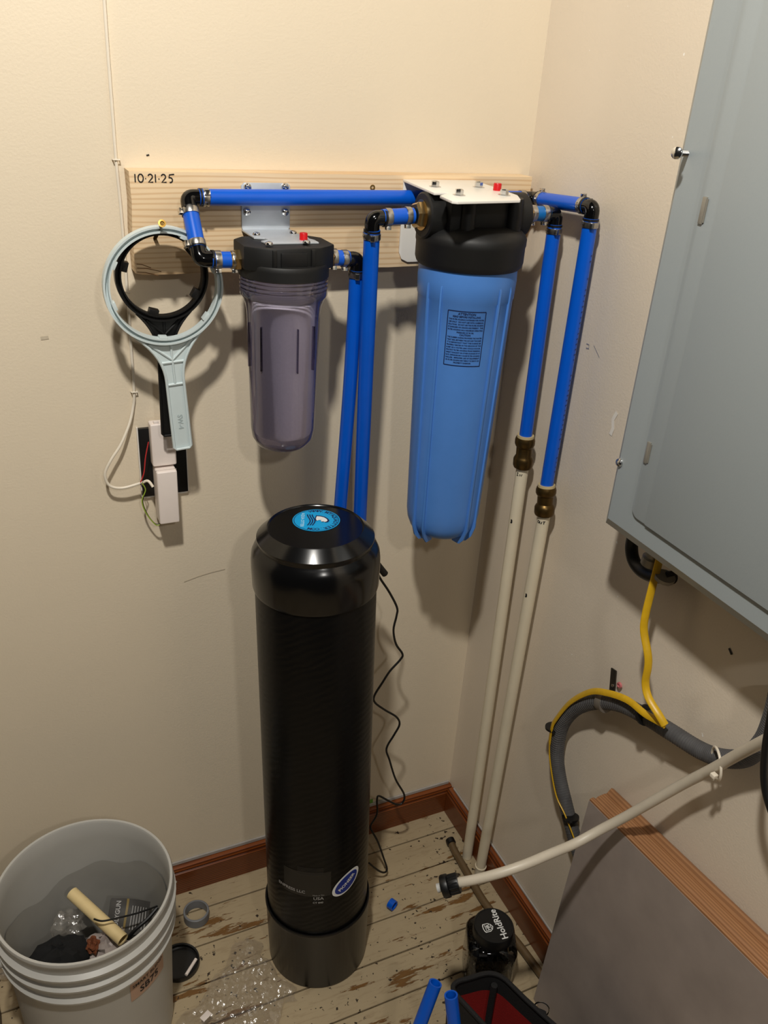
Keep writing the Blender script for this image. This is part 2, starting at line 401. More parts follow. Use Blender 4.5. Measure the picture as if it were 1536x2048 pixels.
# ================================================================== MOUNTING BOARD
BZ1, BZ0, BX0, BX1, BY = 1.476, 1.336, -.671, -.0175, -.038
board = thing('mounting_board', (-.345, -.02, BZ0), 'pale pine mounting board with a handwritten date fixed to the cream wall', 'board')
mb = MB(); nx = 40
poly = [(BX0, BZ0+.002), (-.66, BZ0)]+[(-.62+.05*i, BZ0+random.uniform(-.0008, .0008)) for i in range(12)]+[(BX1, BZ0), (BX1, BZ1), (BX0, BZ1), (BX0+.0012, BZ1-.04), (BX0-.001, BZ1-.08)]
plank_o = obj('board', MB().prism(poly, -.0375, (0, -.0005, 0), (1, 0, 0), (0, 0, 1), bev=.001) if False else MB().prism(poly, .0375, (0, -.0005, 0), (1, 0, 0), (0, 0, 1), bev=.001), PINE, board)
FY = min(q.co.y for q in plank_o.data.vertices)+WL[board.name].y   # front face
mb = MB(); fn0 = at(270, 356, Y=FY); H = .0105
def fnb(u, v): return Vector((fn0.x+u, FY-.0006, fn0.z-H/2+v))
w = .0017; g = []
for s in ([(0, H), (0, 0)], arc(.0075, H/2, .0035, H/2, 90, 450, 16), [(.0135, H*.45), (.0148, H*.45)],
          arc(.0205, H*.7, .003, H*.3, 160, -30, 8)+[(.0178, 0), (.0242, .0003)], [(.0275, H), (.0275, 0)], [(.0315, H*.42), (.033, H*.42)],
          arc(.0385, H*.7, .003, H*.3, 160, -30, 8)+[(.036, 0), (.0425, .0003)],
          [(.0535, H*1.02), (.0468, H*.95), (.0462, H*.55)]+arc(.0478, H*.3, .003, H*.3, 100, -110, 10)):
    stroke(mb, s, w, fnb)
obj('handwritten_date', mb, INK, board)
def screw_head(c, r, axis, parent, mat=CHROME, name='screw', pan=True):
    prof = [(r, 0), (r, r*.25), (r*.85, r*.55), (r*.45, r*.75), (r*.3, r*.76), (r*.28, r*.45), (0, r*.4)] if pan else [(r, 0), (r, r*.15), (r*.5, r*.15), (r*.42, r*-.1), (0, r*-.15)]
    return obj(name, MB().lathe(prof, c, axis, 16), mat, parent)
screw_head(at(745, 375, Y=FY), .0042, (0, -1, 0), board, GOLD, 'deck_screw', False)
# split in the lower left end of the board
mb = MB()
for px, py, l in ((273, 528, .02), (274, 536, .034), (274, 544, .03)):
    o0 = at(px, py, Y=FY); stroke(mb, [(0, 0), (l*.4, -.001), (l, -.006)], .0011, lambda u, v: Vector((o0.x+u, FY-.0004, o0.z+v)))
obj('grain_split', mb, plain('dark_grain', S(120, 84, 48), .8), board)

# ================================================================== BLUE PIPES
PR = .0113
BLUEPIPES = 'blue water pipe runs of the filter plumbing'
def clamp_part(parent, c, axis, ear, r=PR):
    c = Vector(c); ax = Vector(axis).normalized(); ear = Vector(ear); ear = (ear-ax*ear.dot(ax)).normalized(); sd = ax.cross(ear)
    cl = obj('hose_clamp', MB().lathe([(r+.0001, -.0042), (r+.0013, -.0042), (r+.0015, -.0032), (r+.0015, .0032), (r+.0013, .0042), (r+.0001, .0042)], c, ax, 28), STEEL, parent)
    R = Matrix((ax, sd, ear)).transposed()
    m2 = MB().box(c+ear*(r+.0030)+sd*.0024, (.0078, .0013, .0055), .0004, R).box(c+ear*(r+.0030)-sd*.0024, (.0078, .0013, .0055), .0004, R).box(c+ear*(r+.0055), (.0078, .0062, .0013), .0005, R)
    obj('clamp_ear', m2, CHROME, cl)
    m3 = MB()
    for k in (-1, 0, 1):
        a = k*.42; d = (ear*-math.cos(a)+sd*math.sin(a)); d = (sd*math.cos(a)-ear*math.sin(a))
        m3.lathe([(.0011, 0), (.0011, .0002), (0, .0002)], c+d*(r+.0014), d, 8)
    obj('clamp_slot', m3, BLACK, cl)
    return cl
def pex(pts, label, clamps=(), r=PR, name='blue_water_pipe', mat=None, hollow=False):
    pts = [Vector(q) for q in pts]; low = min(pts, key=lambda q: q.z)
    t = thing(name, low, label, 'pipe', BLUEPIPES if name == 'blue_water_pipe' else None)
    obj('pipe_wall', MB().tube(pts, r, 28), mat or BLUE, t)
    for c, ax, ear in clamps: clamp_part(t, c, ax, ear, r)
    return t
def elbow(c, da, db, label, la=.019, lb=.019, r=.0112):
    c, da, db = Vector(c), Vector(da).normalized(), Vector(db).normalized(); R = .0085
    pts = [c+da*la, c+da*R]
    for i in range(1, 6):
        t = i/6; pts.append(c+da*R*(1-t)**2+db*R*t**2)
    pts += [c+db*R, c+db*lb]
    t = thing('pipe_elbow', c-Vector((0, 0, .01)), label, 'pipe elbow', 'black pipe elbows')
    obj('elbow_body', MB().tube(pts, r*.98, 24), BLACKG, t)
    for d, l in ((da, la), (db, lb)):
        e = d.orthogonal().normalized()
        obj('collar', MB().lathe([(r*.9, -.0015), (r*1.1, -.0015), (r*1.1, .0015), (r*.9, .0015)], c+d*(l-.001), d, 24).box(c+d*(l-.001)+e*r*1.14, (.003, .003, .003), .0004).box(c+d*(l-.001)-e*r*1.14, (.003, .003, .003), .0004), BLACK, t)
    return t
HY, HZ = -.064, 1.446
HXL = at(375, 396, Y=HY).x; SY, SZ = -.12, 1.371
SX = -.476
# --- small filter inlet chain
low_c = Vector((HXL+.001, SY, SZ+.002)); top_c = Vector((HXL, HY, HZ))
d_r = (low_c-top_c).normalized()
elbow(top_c, (1, 0, 0), d_r, 'black elbow turning the long blue pipe down above the hanging wrenches')
elbow(low_c, -d_r, (1, 0, 0), 'black elbow joining the short riser to the inlet of the clear filter housing')
pex([top_c+d_r*.016, low_c-d_r*.016], 'short blue riser pipe beside the hanging wrenches, between two black elbows',
    [(top_c+d_r*.0225, d_r, (-1, -.3, 0)), (low_c-d_r*.0225, d_r, (-1, -.2, 0))])
sx0 = low_c.x+.0155; nutx = SX-.064
pex([(sx0, SY, SZ+.001), (nutx-.001, SY, SZ)], 'stub of blue pipe with two clamps at the brass inlet nut of the clear filter',
    [((sx0+.009, SY, SZ+.001), (1, 0, 0), (0, -.2, -1)), ((nutx-.0085, SY, SZ), (1, 0, 0), (0, -.2, -1))])
# --- long horizontal pipe
cor = Vector((-.029, HY, HZ))
pex([(HXL+.0155, HY, HZ), (cor.x-.0155, HY, HZ)], 'long horizontal blue pipe running across the pine board behind the large filter',
    [((HXL+.025, HY, HZ), (1, 0, 0), (0, -1, .6)), ((cor.x-.022, HY, HZ), (1, 0, 0), (0, -.4, -1))])
out_c = at(1186, 414, X=-.031)
dco = (out_c-cor).normalized()
elbow(cor, (-1, 0, 0), dco, 'black elbow in the wall corner at the end of the long blue pipe')
pex([cor+dco*.016, out_c-dco*.016], 'short blue pipe along the right wall, between the corner elbow and the outlet elbow',
    [(cor+dco*.026, dco, (0, 0, 1)), (out_c-dco*.024, dco, (-.1, 0, 1))])
o_cpl = at(1093, 972, X=-.031)
ddo = (o_cpl-out_c).normalized()
elbow(out_c, -dco, ddo, 'black elbow on top of the blue outlet downpipe beside the grey electrical panel')
op = pex([out_c+ddo*.016, o_cpl-ddo*.002], 'blue outlet downpipe on the right wall, down to the brass coupling marked OUT',
    [(out_c+ddo*.025, ddo, (-.4, -.8, 0))])
# print line on the pipe
mb = MB(); L = (o_cpl-out_c).length
sd = Vector((.35, -.94, 0)).normalized(); tg = ddo.cross(sd).normalized()
random.seed(3)
for i in range(46):
    t = .06+i*.0086
    if t > L-.03 or random.random() < .25: continue
    a = random.uniform(.0008, .0022)
    p0 = out_c+ddo*t
    rr = PR+.0003
    def fn(u, v): return p0+ddo*v+(sd*math.cos(u/rr)+tg*math.sin(u/rr))*rr
    stroke(mb, [(-a, 0), (a, .0012)], .0022, fn)
op_ = obj('printed_marks', mb, plain('dark_blue_print', S(8, 38, 110), .4), op); op_['kind'] = 'stuff'

# --- large filter in / out
LX, LY, LZ = -.190, -.152, 1.435
bi_c = Vector((-.355, LY, LZ-.004))
p_end = at(720, 1030, Y=-.098)
ddi = (p_end-bi_c).normalized()
elbow(bi_c, (1, 0, 0), ddi, 'black elbow at the inlet of the large blue filter')
lx0 = LX-.093
pex([(bi_c.x+.0155, LY, LZ-.003), (lx0-.008, LY, LZ-.001)], 'stub of blue pipe at the brass inlet nut of the large blue filter',
    [((bi_c.x+.024, LY, LZ-.003), (1, 0, 0), (0, -.2, -1)), ((lx0-.017, LY, LZ-.001), (1, 0, 0), (0, -.2, -1))])
TCX, TCY = -.431, -.238     # tank foot
TTX, TTY = -.4525, -.213     # tank head
inl = Vector((TTX+.075, TTY+.075, .875))
pex(smooth_pts([bi_c+ddi*.016, bi_c+ddi*.25, p_end, p_end+ddi*.06, p_end+ddi*.10+Vector((-.012, -.012, 0)), inl+Vector((.0, .0, -.01))], 8)[:-1],
    'blue downpipe from the large filter inlet to the black tank', [(bi_c+ddi*.025, ddi, (-.3, -.9, 0))], r=.0118)
# small filter outlet
so_c = Vector((-.361, SY, SZ-.003)); p2 = at(681, 1010, Y=-.090)
dds = (p2-so_c).normalized(); nutr = SX+.064
elbow(so_c, (-1, 0, 0), dds, 'black elbow at the outlet of the clear filter, partly behind a blue downpipe')
pex([(nutr+.004, SY, SZ), (so_c.x-.0155, SY, SZ-.002)], 'stub of blue pipe with two clamps at the outlet of the clear filter',
    [((nutr+.012, SY, SZ), (1, 0, 0), (0, -.2, -1)), ((so_c.x-.022, SY, SZ-.002), (1, 0, 0), (0, -.2, -1))])
pex(smooth_pts([so_c+dds*.016, so_c+dds*.2+Vector((.002, 0, 0)), p2, p2+dds*.05, p2+dds*.085+Vector((-.008, -.004, 0))], 8),
    'blue downpipe from the clear filter outlet to the black tank', [(so_c+dds*.023, dds, (-.3, -.9, 0))])
# large filter outlet
bo_c = Vector((-.041, LY, LZ+.001)); i_cpl = at(1051, 873, Y=-.154)
ddn = (i_cpl-bo_c).normalized()
elbow(bo_c, (-1, 0, 0), ddn, 'black elbow at the outlet of the large blue filter')
pex([(LX+.098, LY, LZ+.001), (bo_c.x-.0155, LY, LZ+.001)], 'teal blue stub of pipe with two clamps at the outlet of the large blue filter',
    [((LX+.104, LY, LZ+.001), (1, 0, 0), (0, -.2, -1)), ((bo_c.x-.023, LY, LZ+.001), (1, 0, 0), (0, -.2, -1))], mat=plain('teal_pex', S(10, 104, 176), .32, var=.05))
pex([bo_c+ddn*.016, i_cpl-ddn*.002], 'blue downpipe near the wall corner, down to the brass coupling marked IN', [(bo_c+ddn*.026, ddn, (-.3, -.9, 0))])

# --- brass couplings and cream pipes to the floor
def coupling(a, b, label):
    a, b = Vector(a), Vector(b); ax = (b-a).normalized(); L = (b-a).length
    t = thing('brass_coupling', b, label, 'coupling', 'push fit brass couplings')
    k = L/.058
    obj('coupling_body', MB().lathe([(.0118, 0), (.0165, .002), (.0178, .006), (.0178, .013*k), (.0160, .017*k), (.0142, .019*k), (.0140, .034*k), (.0160, .037*k), (.0178, .041*k), (.0178, .052*k), (.0162, .056*k), (.0118, L)], a, ax, 32), OLDBRASS, t)
    obj('release_collar', MB().lathe([(.0115, -.003), (.0150, -.003), (.0152, .0012), (.0115, .0012)], a, ax, 32), plain('tan_collar', S(196, 176, 132), .4), t)
i_e = at(1045, 936, Y=-.1545); o_e = at(1088, 1031, X=-.031)
coupling(i_cpl, i_e, 'tarnished brass coupling above the cream pipe marked IN')
coupling(o_cpl, o_e, 'tarnished brass coupling above the cream pipe marked OUT')
def cream(a, b, label, word, dotz, ring=None):
    a, b = Vector(a), Vector(b); t = thing('cream_pipe', b, label, 'pipe', 'cream pipes rising from the floor')
    n = 14; pts = [a.lerp(b, i/n) for i in range(n+1)]; rr = .0112
    obj('pipe_wall', MB().tube(pts, rr, 28), CREAMP, t)
    ax = (a-b).normalized(); v = (CAM-a); v = Vector((v.x, v.y, 0)).normalized(); sdv = v; tg = ax.cross(sdv).normalized()
    def on(o):
        return lambda u, w: o+ax*w+(sdv*math.cos(u/rr)+tg*math.sin(u/rr))*(rr+.0003)
    mb = MB(); f = on(a-ax*.012)
    for s in word: stroke(mb, [(x-.003, y) for x, y in s], .0015, f)
    obj('handwritten_mark', mb, INK, t)
    mb = MB(); f = on(a-ax*dotz); stroke(mb, [(-.008, .003), (-.0065, .002), (-.006, -.002), (-.008, -.004)], .0035, f); obj('ink_blot', mb, INK, t)
    if ring: obj('foot_ring', MB().lathe([(rr, -.002), (rr+.0018, -.002), (rr+.002, 0), (rr+.0018, .002), (rr, .002)], b+ax*ring, ax, 24), CREAMP, t)
h = .0055
cream(i_e, (-.0300, -.158, .0005), 'cream painted pipe marked IN nearest the wall corner', [[(-.006, h), (-.003, h)], [(-.0045, h), (-.0045, 0)], [(-.006, 0), (-.003, 0)], [(-.0005, 0), (0, h*.7), (.0028, .0005), (.004, h*.8)]], .105)
cream(o_e, (-.0300, -.214, .0005), 'cream painted pipe marked OUT beside the grey slab on the right wall', [arc(-.005, h*.45, .0018, h*.42, 0, 360, 12), [(-.0025, h*.8), (-.0015, 0), (.001, .0005), (.0012, h*.8)], [(.003, h*.9), (.0075, h)], [(.0052, h), (.005, 0)]], .165, .03)

# ================================================================== CLEAR FILTER HOUSING
sf = thing('clear_filter_housing', (SX, SY, 1.08), 'clear plastic filter housing with black cap hanging from a galvanised bracket', 'filter housing')
BRZ = 1.3955
# bracket
bx0, bx1 = -.5145, -.4405
mb = MB()
mb.prism([(bx0+.004, BRZ), (bx1-.004, BRZ), (bx1, BRZ+.004), (bx1, 1.459), (bx1-.004, 1.463), (bx0+.004, 1.463), (bx0, 1.459), (bx0, BRZ+.004)], .0022, (0, FY-.0003, 0), (1, 0, 0), (0, 0, 1), bev=.0004)
y0 = FY-.0003
pl = [(bx0, y0-SY), (bx1, y0-SY), (bx1, .036), (bx1+.006, .020), (bx1+.004, .004), (bx1+.008, -.006), (bx1+.008, -.024), (bx0+.006, -.024), (bx0+.003, -.006), (bx0+.016, .002), (bx0+.014, .012), (bx0, .018)]
mb.prism(pl[::-1], -.0022, (0, SY, BRZ+.0022), (1, 0, 0), (0, 1, 0), bev=.0003)
brk = obj('bracket', mb, GALV, sf)
for px, py in ((495, 374), (570, 374), (494, 424), (570, 424)):
    p = at(px, py, Y=y0-.003); screw_head((p.x, y0-.0022, p.z), .0058, (0, -1, 0), brk)
for px, py in ((513, 469), (586, 466), (538, 488), (613, 485)):
    p = at(px, py, Z=BRZ+.003); screw_head((p.x, p.y, BRZ+.0022), .0056, (0, 0, 1), brk)
p = at(607, 474, Z=BRZ+.006)
obj('pressure_button', MB().lathe([(.0058, -.008), (.0058, .0105), (.0052, .0118), (0, .0118)], (p.x, p.y, BRZ), (0, 0, 1), 24), RED, sf)
# cap
mb = MB()
mb.lathe([(.030, 1.3700), (.0635, 1.3700), (.0648, 1.3675), (.0650, 1.3630), (.0650, 1.3500), (.0625, 1.3500), (.0625, 1.360), (.02, 1.360)], (SX, SY, 0), seg=56)
octo = [(-.066, -.026), (-.056, -.036), (-.036, -.050), (.036, -.050), (.056, -.036), (.066, -.026), (.066, .026), (.05, .044), (-.05, .044), (-.066, .026)]
mb.prism(octo, .0325, (SX, SY, 1.3625), (1, 0, 0), (0, 1, 0), bev=.0025)
cap = obj('cap', mb, CAPBLK, sf)
obj('cap_panel', MB().box((SX-.002, SY-.0505, 1.3785), (.038, .004, .021), .001), BLACK, cap)
for dx in (-.030, .026):
    obj('cap_rib', MB().box((SX+dx, SY-.0495, 1.3805), (.006, .006, .025), .0012), BLACK, cap)
for sgn in (-1, 1):
    obj('port_nut', MB().lathe([(.0105, 0), (.0152, 0), (.0152, .0065), (.0135, .009), (.0105, .009)], (SX+sgn*.0655, SY, SZ), (sgn, 0, 0), 6).lathe([(.0105, .005), (.0118, .005), (.0118, .013), (.0105, .013)], (SX+sgn*.0655, SY, SZ), (sgn, 0, 0), 20), BRASS, sf, ang=20)
# sump
pr = [(.0610, 1.3498)]
z = 1.3490
for k in range(3): pr += [(.0640, z), (.0645, z-.0025), (.0622, z-.0040), (.0622, z-.0052)]; z -= .0058
pr += [(.0640, z), (.0640, z-.008), (.0605, z-.013), (.0565, z-.022), (.0542, z-.034), (.0535, z-.05), (.0495, 1.115), (.0475, 1.100), (.041, 1.088), (.028, 1.081), (.0, 1.0795)]
sump = obj('sump', MB().lathe(pr, (SX, SY, 0), seg=64, capa=False), SUMP, sf, ang=50)
RIBC = mat_clear('smoky_rib', (.55, .52, .64, 1), 1.5, .05)
ra1 = math.degrees(cyl_hit(523, 660, SX, SY, .0535)[0]); ra2 = math.degrees(cyl_hit(596, 660, SX, SY, .0535)[0])
for a in [ra1, ra2]+[q+k*90 for k in (1, 2, 3) for q in (ra1, ra2)]:
    d = Vector((math.cos(math.radians(a)), math.sin(math.radians(a)), 0)); q = Vector((SX, SY, 0))+d*.0535
    obj('sump_rib', MB().box(q+Vector((0, 0, 1.250)), (.005, .0016, .066), .0005, Matrix.Rotation(math.radians(a), 3, 'Z')), RIBC, sump)
obj('filter_cartridge', MB().lathe([(.02, 1.1065), (.0440, 1.1065), (.0448, 1.109), (.0465, 1.310), (.045, 1.312), (.02, 1.312)], (SX, SY, 0), seg=48), CART, sf)

# ================================================================== LARGE BLUE FILTER HOUSING
lf = thing('blue_filter_housing', (LX, LY, .90), 'tall blue filter housing with black cap hanging from a white steel bracket', 'filter housing')
PZ = 1.4665
yb = FY-.0004
lx_l, lx_r = at(806, 363, Y=yb).x, LX+.066
mb = MB()
mb.prism([(lx_l+.016, 1.344), (lx_r-.016, 1.344), (lx_r-.005, 1.349), (lx_r, 1.36), (lx_r, PZ), (lx_l, PZ), (lx_l, 1.36), (lx_l+.005, 1.349)], .0035, (0, yb, 0), (1, 0, 0), (0, 0, 1), bev=.0006)
fl, fr = at(916, 404, Z=PZ+.003), at(1046, 401, Z=PZ+.003); nl = at(868, 386, Z=PZ+.003); n2 = at(897, 386, Z=PZ+.003); n3 = at(880, 392, Z=PZ+.003); bR = at(938, 358, Z=PZ+.003); rr_ = at(1035, 391, Z=PZ+.003)
pts2 = [(lx_l, yb), (nl.x, nl.y), (n2.x, n2.y), (n3.x, n3.y), (fl.x-.006, fl.y+.006), (fl.x, fl.y), (fr.x-.005, fr.y), (fr.x, fr.y+.006), (rr_.x, rr_.y), (bR.x, yb)]
mb.prism(pts2, .0035, (0, 0, PZ), (1, 0, 0), (0, 1, 0), bev=.0006)
mb.prism([(lx_l, PZ+.001), (lx_l, PZ-.010), (lx_l, 1.36), (lx_l+.0005, 1.36)], .0005, (0, yb-.003, 0), (1, 0, 0), (0, 0, 1))
wbr = obj('bracket', mb, WHITEP, lf); wbr['label'] = 'white powder coated steel bracket'
def hexbolt(p, parent, r=.0062):
    b = obj('hex_bolt', MB().lathe([(r*1.5, 0), (r*1.5, .0012), (r, .0014), (r, .0075), (r*.8, .0085), (r*.55, .0082), (r*.4, .0068), (0, .0065)], p, (0, 0, 1), 6, a0=.3), CHROME, parent, ang=20)
    return b
for px, py in ((870, 374), (957, 375), (918, 391), (1008, 391)):
    p = at(px, py, Z=PZ+.0035); hexbolt((p.x, p.y, PZ+.0035), wbr)
p = at(994, 381, Z=PZ+.0035)
obj('pressure_button', MB().lathe([(.0060, -.006), (.0060, .0095), (.0054, .0108), (0, .0108)], (p.x, p.y, PZ+.003), (0, 0, 1), 24), RED, lf)
RC = .0840
mb = MB().lathe([(.05, 1.424), (.062, 1.423), (.075, 1.417), (.0815, 1.411), (RC, 1.406), (RC, 1.397), (RC-.001, 1.394), (RC-.001, 1.372), (RC-.003, 1.366), (RC-.0055, 1.363), (.076, 1.363), (.076, 1.38), (.03, 1.38)], (LX, LY, 0), seg=64)
mb.lathe([(.030, -.0865), (.0325, -.0845), (.0325, -.052), (.027, -.046), (.024, -.02), (.024, .02), (.027, .046), (.0325, .052), (.0325, .0845), (.030, .0865)], (LX, LY, 1.4345), (1, 0, 0), 40)
mb.box((LX, LY, 1.44), (.125, .085, .0515), .008)
lcap = obj('cap', mb, CAPBLK, lf, ang=30)
for dx, dy in ((-.034, -.042), (.044, -.042), (-.034, .042), (.044, .042)):
    obj('bolt_boss', MB().lathe([(.012, 1.415), (.0112, 1.464), (0, 1.464)], (LX+dx, LY+dy, 0), seg=24), CAPBLK, lcap)
for sgn in (-1, 1):
    obj('port_nut', MB().lathe([(.020, 0), (.0205, .0025), (.0205, .003), (.0195, .003), (.0195, .009), (.0165, .0125), (.0115, .0125)], (LX+sgn*.0865, LY, 1.435), (sgn, 0, 0), 6).lathe([(.0215, 0), (.0215, .0018), (.01, .0018)], (LX+sgn*.0865, LY, 1.435), (sgn, 0, 0), 32), BRASS, lf, ang=20)
# sump with ribs
RT, RB = .0755, .0625
def rad(z): return RB+(RT-RB)*(z-.90)/(1.36-.90)
pr = [(rad(1.364), 1.364), (rad(1.345)+.0015, 1.345), (rad(1.318)+.0012, 1.318), (rad(1.316), 1.316)]+[(rad(z), z) for z in (1.25, 1.15, 1.05, .96, .94)]+[(RB-.001, .925), (RB-.006, .912), (RB-.016, .903), (RB-.03, .9), (0, .899)]
lsump = obj('sump', MB().lathe(pr, (LX, LY, 0), seg=72, capa=False), BBLUE, lf, ang=50)
ribs = []
for px, py in ((846, 760), (870, 760), (973, 760), (983, 760)):
    a, z = cyl_hit(px, py, LX, LY, rad(1.21)); ribs.append(a)
a_mid_l = (ribs[0]+ribs[1])/2; half = abs(ribs[1]-ribs[0])/2
for k in range(4):
    for sgn in (-1, 1):
        a = a_mid_l+k*PI/2+sgn*half; d = Vector((math.cos(a), math.sin(a), 0)); t = Vector((-d.y, d.x, 0)); q = Vector((LX, LY, 0))
        zs = [1.345, 1.335, 1.25, 1.1, .95, .925, .905, .893, .892]; pro = [.0002, .003, .003, .003, .0032, .004, -.002, -.012, -.022]
        rows = []
        for z, e in zip(zs, pro):
            r = rad(max(z, .93)); o_ = q+Vector((0, 0, z)); rows.append([o_+d*(r-.004 if z > .93 else r-.03)-t*.0018, o_+d*(r+e)-t*.0014, o_+d*(r+e)+t*.0014, o_+d*(r-.004 if z > .93 else r-.03)+t*.0018])
        obj('sump_rib', MB().grid(rows, closed_u=False), BBLUE, lsump, ang=30)
# warning label
a0, z0 = cyl_hit(897, 618, LX, LY, rad(1.3)); a1, z1 = cyl_hit(972, 626, LX, LY, rad(1.3)); a2, z2 = cyl_hit(921, 732, LX, LY, rad(1.22))
ac = (a0+a1)/2; hw = (a1-a0)/2*rad(1.27); zt = (z0+z1)/2; zb = z2
def lab(u, v, e=.0005):
    z = zb+v; r = rad(z)+e; a = ac+u/rad(1.27); return Vector((LX+r*math.cos(a), LY+r*math.sin(a), z))
HL = zt-zb
mb = MB(); n = 14; bwid = .0013
stroke(mb, [(-hw+2*hw*i/n, 0) for i in range(n+1)], bwid, lab); stroke(mb, [(-hw+2*hw*i/n, HL) for i in range(n+1)], bwid, lab)
stroke(mb, [(-hw, HL*i/n) for i in range(n+1)], bwid, lab); stroke(mb, [(hw, HL*i/n) for i in range(n+1)], bwid, lab)
lines = [('ATTENTION', 1.25), ('READ BEFORE INSTALLING', 1.0), ('THIS FILTER HOUSING IS INTENDED FOR WATER', .78), ('USE ONLY.  DO NOT USE WITH CHEMICAL', .78), ('SOLUTIONS.  DO NOT USE THIS FILTER HOUSING', .78), ('IF DAMAGED OR CRACKS ARE PRESENT.  THIS', .78), ('FILTER HOUSING HAS A MAXIMUM OPERATING', .78), ('PRESSURE OF 90 PSI.', .78), ('CAUTION', 1.0), ('THE RUBBER O-RING PROVIDES THE WATER', .78), ('TIGHT SEAL BETWEEN THE CAP AND THE SUMP.', .78), ('IT IS IMPORTANT THAT THE O-RING BE', .78), ('PROPERLY SEATED IN THE GROOVE OF THE', .78), ('SUMP OR A WATER LEAK COULD OCCUR.', .78), ('PROTECT FILTER HOUSING FROM FREEZING,', .78), ('DIRECT SUNLIGHT OR OTHER SOURCES OF UV', .78), ('RAYS. EXPOSURE MAY CAUSE FILTER HOUSING', .78), ('FAILURE.  IMPROPER USE OF EQUIPMENT', .78), ('OR FILTER HOUSING MAY RESULT IN DEATH OR', .78), ('PROPERTY DAMAGE.', .78)]
lh = HL/(len(lines)+1.3)
for i, (s, k) in enumerate(lines):
    vs, fs = text2d(s, lh*.95*k, .03); wd = max(q[0] for q in vs)-min(q[0] for q in vs)
    mxw = hw*1.86*(1 if k < .9 else .78); sx = min(1.0, mxw/wd)
    mb.add([lab(u*sx, HL-lh*(i+1.35)+v) for u, v in vs], fs)
obj('warning_label', mb, plain('dark_navy_ink', S(16, 26, 66), .5, var=0), lsump)

# ================================================================== HANGING WRENCHES
def wrench(c, tip, R_out, R_in, th, hw, mat, label, name, tabs, tab_len, tab_w, nose, letter=None, yaw=0):
    c, tip = Vector(c), Vector(tip); dn = (tip-c); L = dn.length; ey = -dn.normalized(); out = Vector((0, -1, 0)); out = (out-ey*out.dot(ey)).normalized(); ex = ey.cross(out).normalized()
    if ex.x < 0: ex = -ex
    P = lambda u, v, w=0: c+ex*u+ey*v+out*w
    t = thing(name, tip, label, 'wrench')
    rows = []; n = 72
    sec = [(R_in, 0), (R_in, th), (R_in+.0022, th), (R_in+.0026, th*.45), (R_out-.0030, th*.45), (R_out-.0026, th), (R_out, th), (R_out, 0)]
    for r, w in sec: rows.append([P(r*math.cos(2*PI*j/n), r*math.sin(2*PI*j/n), w) for j in range(n)])
    obj('ring', MB().grid(rows, closed_v=True), mat, t)
    for a in tabs:
        a = math.radians(a); m2 = MB(); cc = math.cos(a); ss = math.sin(a)
        R3 = Matrix((ex*cc+ey*ss, -ex*ss+ey*cc, out)).transposed()
        m2.box(P((R_in-tab_len/2+.001)*cc, (R_in-tab_len/2+.001)*ss, th*.5), (tab_len+.003, tab_w, th*.98), .0009, R3)
        obj('grip_tab', m2, mat, t)
    # neck and handle outline
    yj = -R_out*.80; xj = R_out*.60; nb = -R_out-nose
    left = []
    for i in range(9):
        s = i/8; left.append((-(hw/2)-(xj-hw/2)*(1-s)**2.2, yj+(nb-yj)*s))
    bot = [(-hw/2*1.05, -L+.004), (-hw/2*.8, -L), (hw/2*.8, -L), (hw/2*1.05, -L+.004)]
    inner = arc(0, 0, R_in+.003, R_in+.003, -39, -141, 12)
    poly = left+bot+[(-x, y) for x, y in left[::-1]]+[(x, y) for x, y in inner]
    hd = obj('handle', MB().prism(poly, th*.35, P(0, 0, 0), ex, ey) if ex.cross(ey).dot(out) > 0 else MB().prism(poly, -th*.35, P(0, 0, 0), ex, ey), mat, t)
    edge = [P(x, y, th*.6) for x, y in left+bot+[(-x, y) for x, y in left[::-1]]]
    obj('rim_rib', MB().tube(edge, .0021, 8), mat, hd)
    for pts in ([(-R_out*.38, -R_out*.97), (0, -R_out-nose*.44)], [(R_out*.38, -R_out*.97), (0, -R_out-nose*.44)], [(0, -R_out*1.0), (0, nb-.004)], [(-hw*.72, -R_out-nose*.5), (hw*.72, -R_out-nose*.5)], [(-hw*.5, nb-.006), (hw*.5, nb-.006)]):
        a, b = [P(x, y, th*.4) for x, y in pts]
        obj('web_rib', MB().tube([a, a.lerp(b, .5), b], .0019, 6), mat, hd)
    if letter:
        mb = MB(); put_text(mb, letter, .0105, lambda u, v: P(v-.002, -L*.825-u, th*.35+.0006), .02); obj('embossed_letters', mb, plain('emboss_grey', S(176, 190, 192), .45), hd)
    return t
WY = -.078
gc, gt = at(326, 571, Y=WY), at(364, 893, Y=WY+.008)
wrench(gc, gt, .0835, .0745, .013, .0255, GREYW, 'pale grey plastic filter wrench hanging on a screw in front of a black one', 'filter_wrench', (150, 62, 15, 195, 262, 318), .0028, .012, .058, 'SW-4')
bc, bt_ = at(322, 549, Y=WY+.018), at(338, 867, Y=WY+.028)
wrench(bc, bt_, .0655, .0570, .012, .022, BLACK, 'black plastic filter wrench hanging behind the pale grey one', 'filter_wrench', (164, 40, 330, 254), .0075, .014, .05)
sh, s0 = at(324, 447, Y=-.108), at(309, 479, Y=FY+.004)
hs = thing('hanging_screw', s0, 'long gold deck screw holding the two filter wrenches on the pine board', 'screw')
ax = (sh-s0).normalized()
obj('shaft', MB().tube([s0, s0.lerp(sh, .5), sh], .0019, 10), OLDBRASS, hs)
th_ = MB()
for k in range(14): th_.lathe([(.0019, -.0006), (.0027, 0), (.0019, .0006)], s0+ax*(.006+k*.0022), ax, 10, False, False)
obj('thread', th_, OLDBRASS, hs)
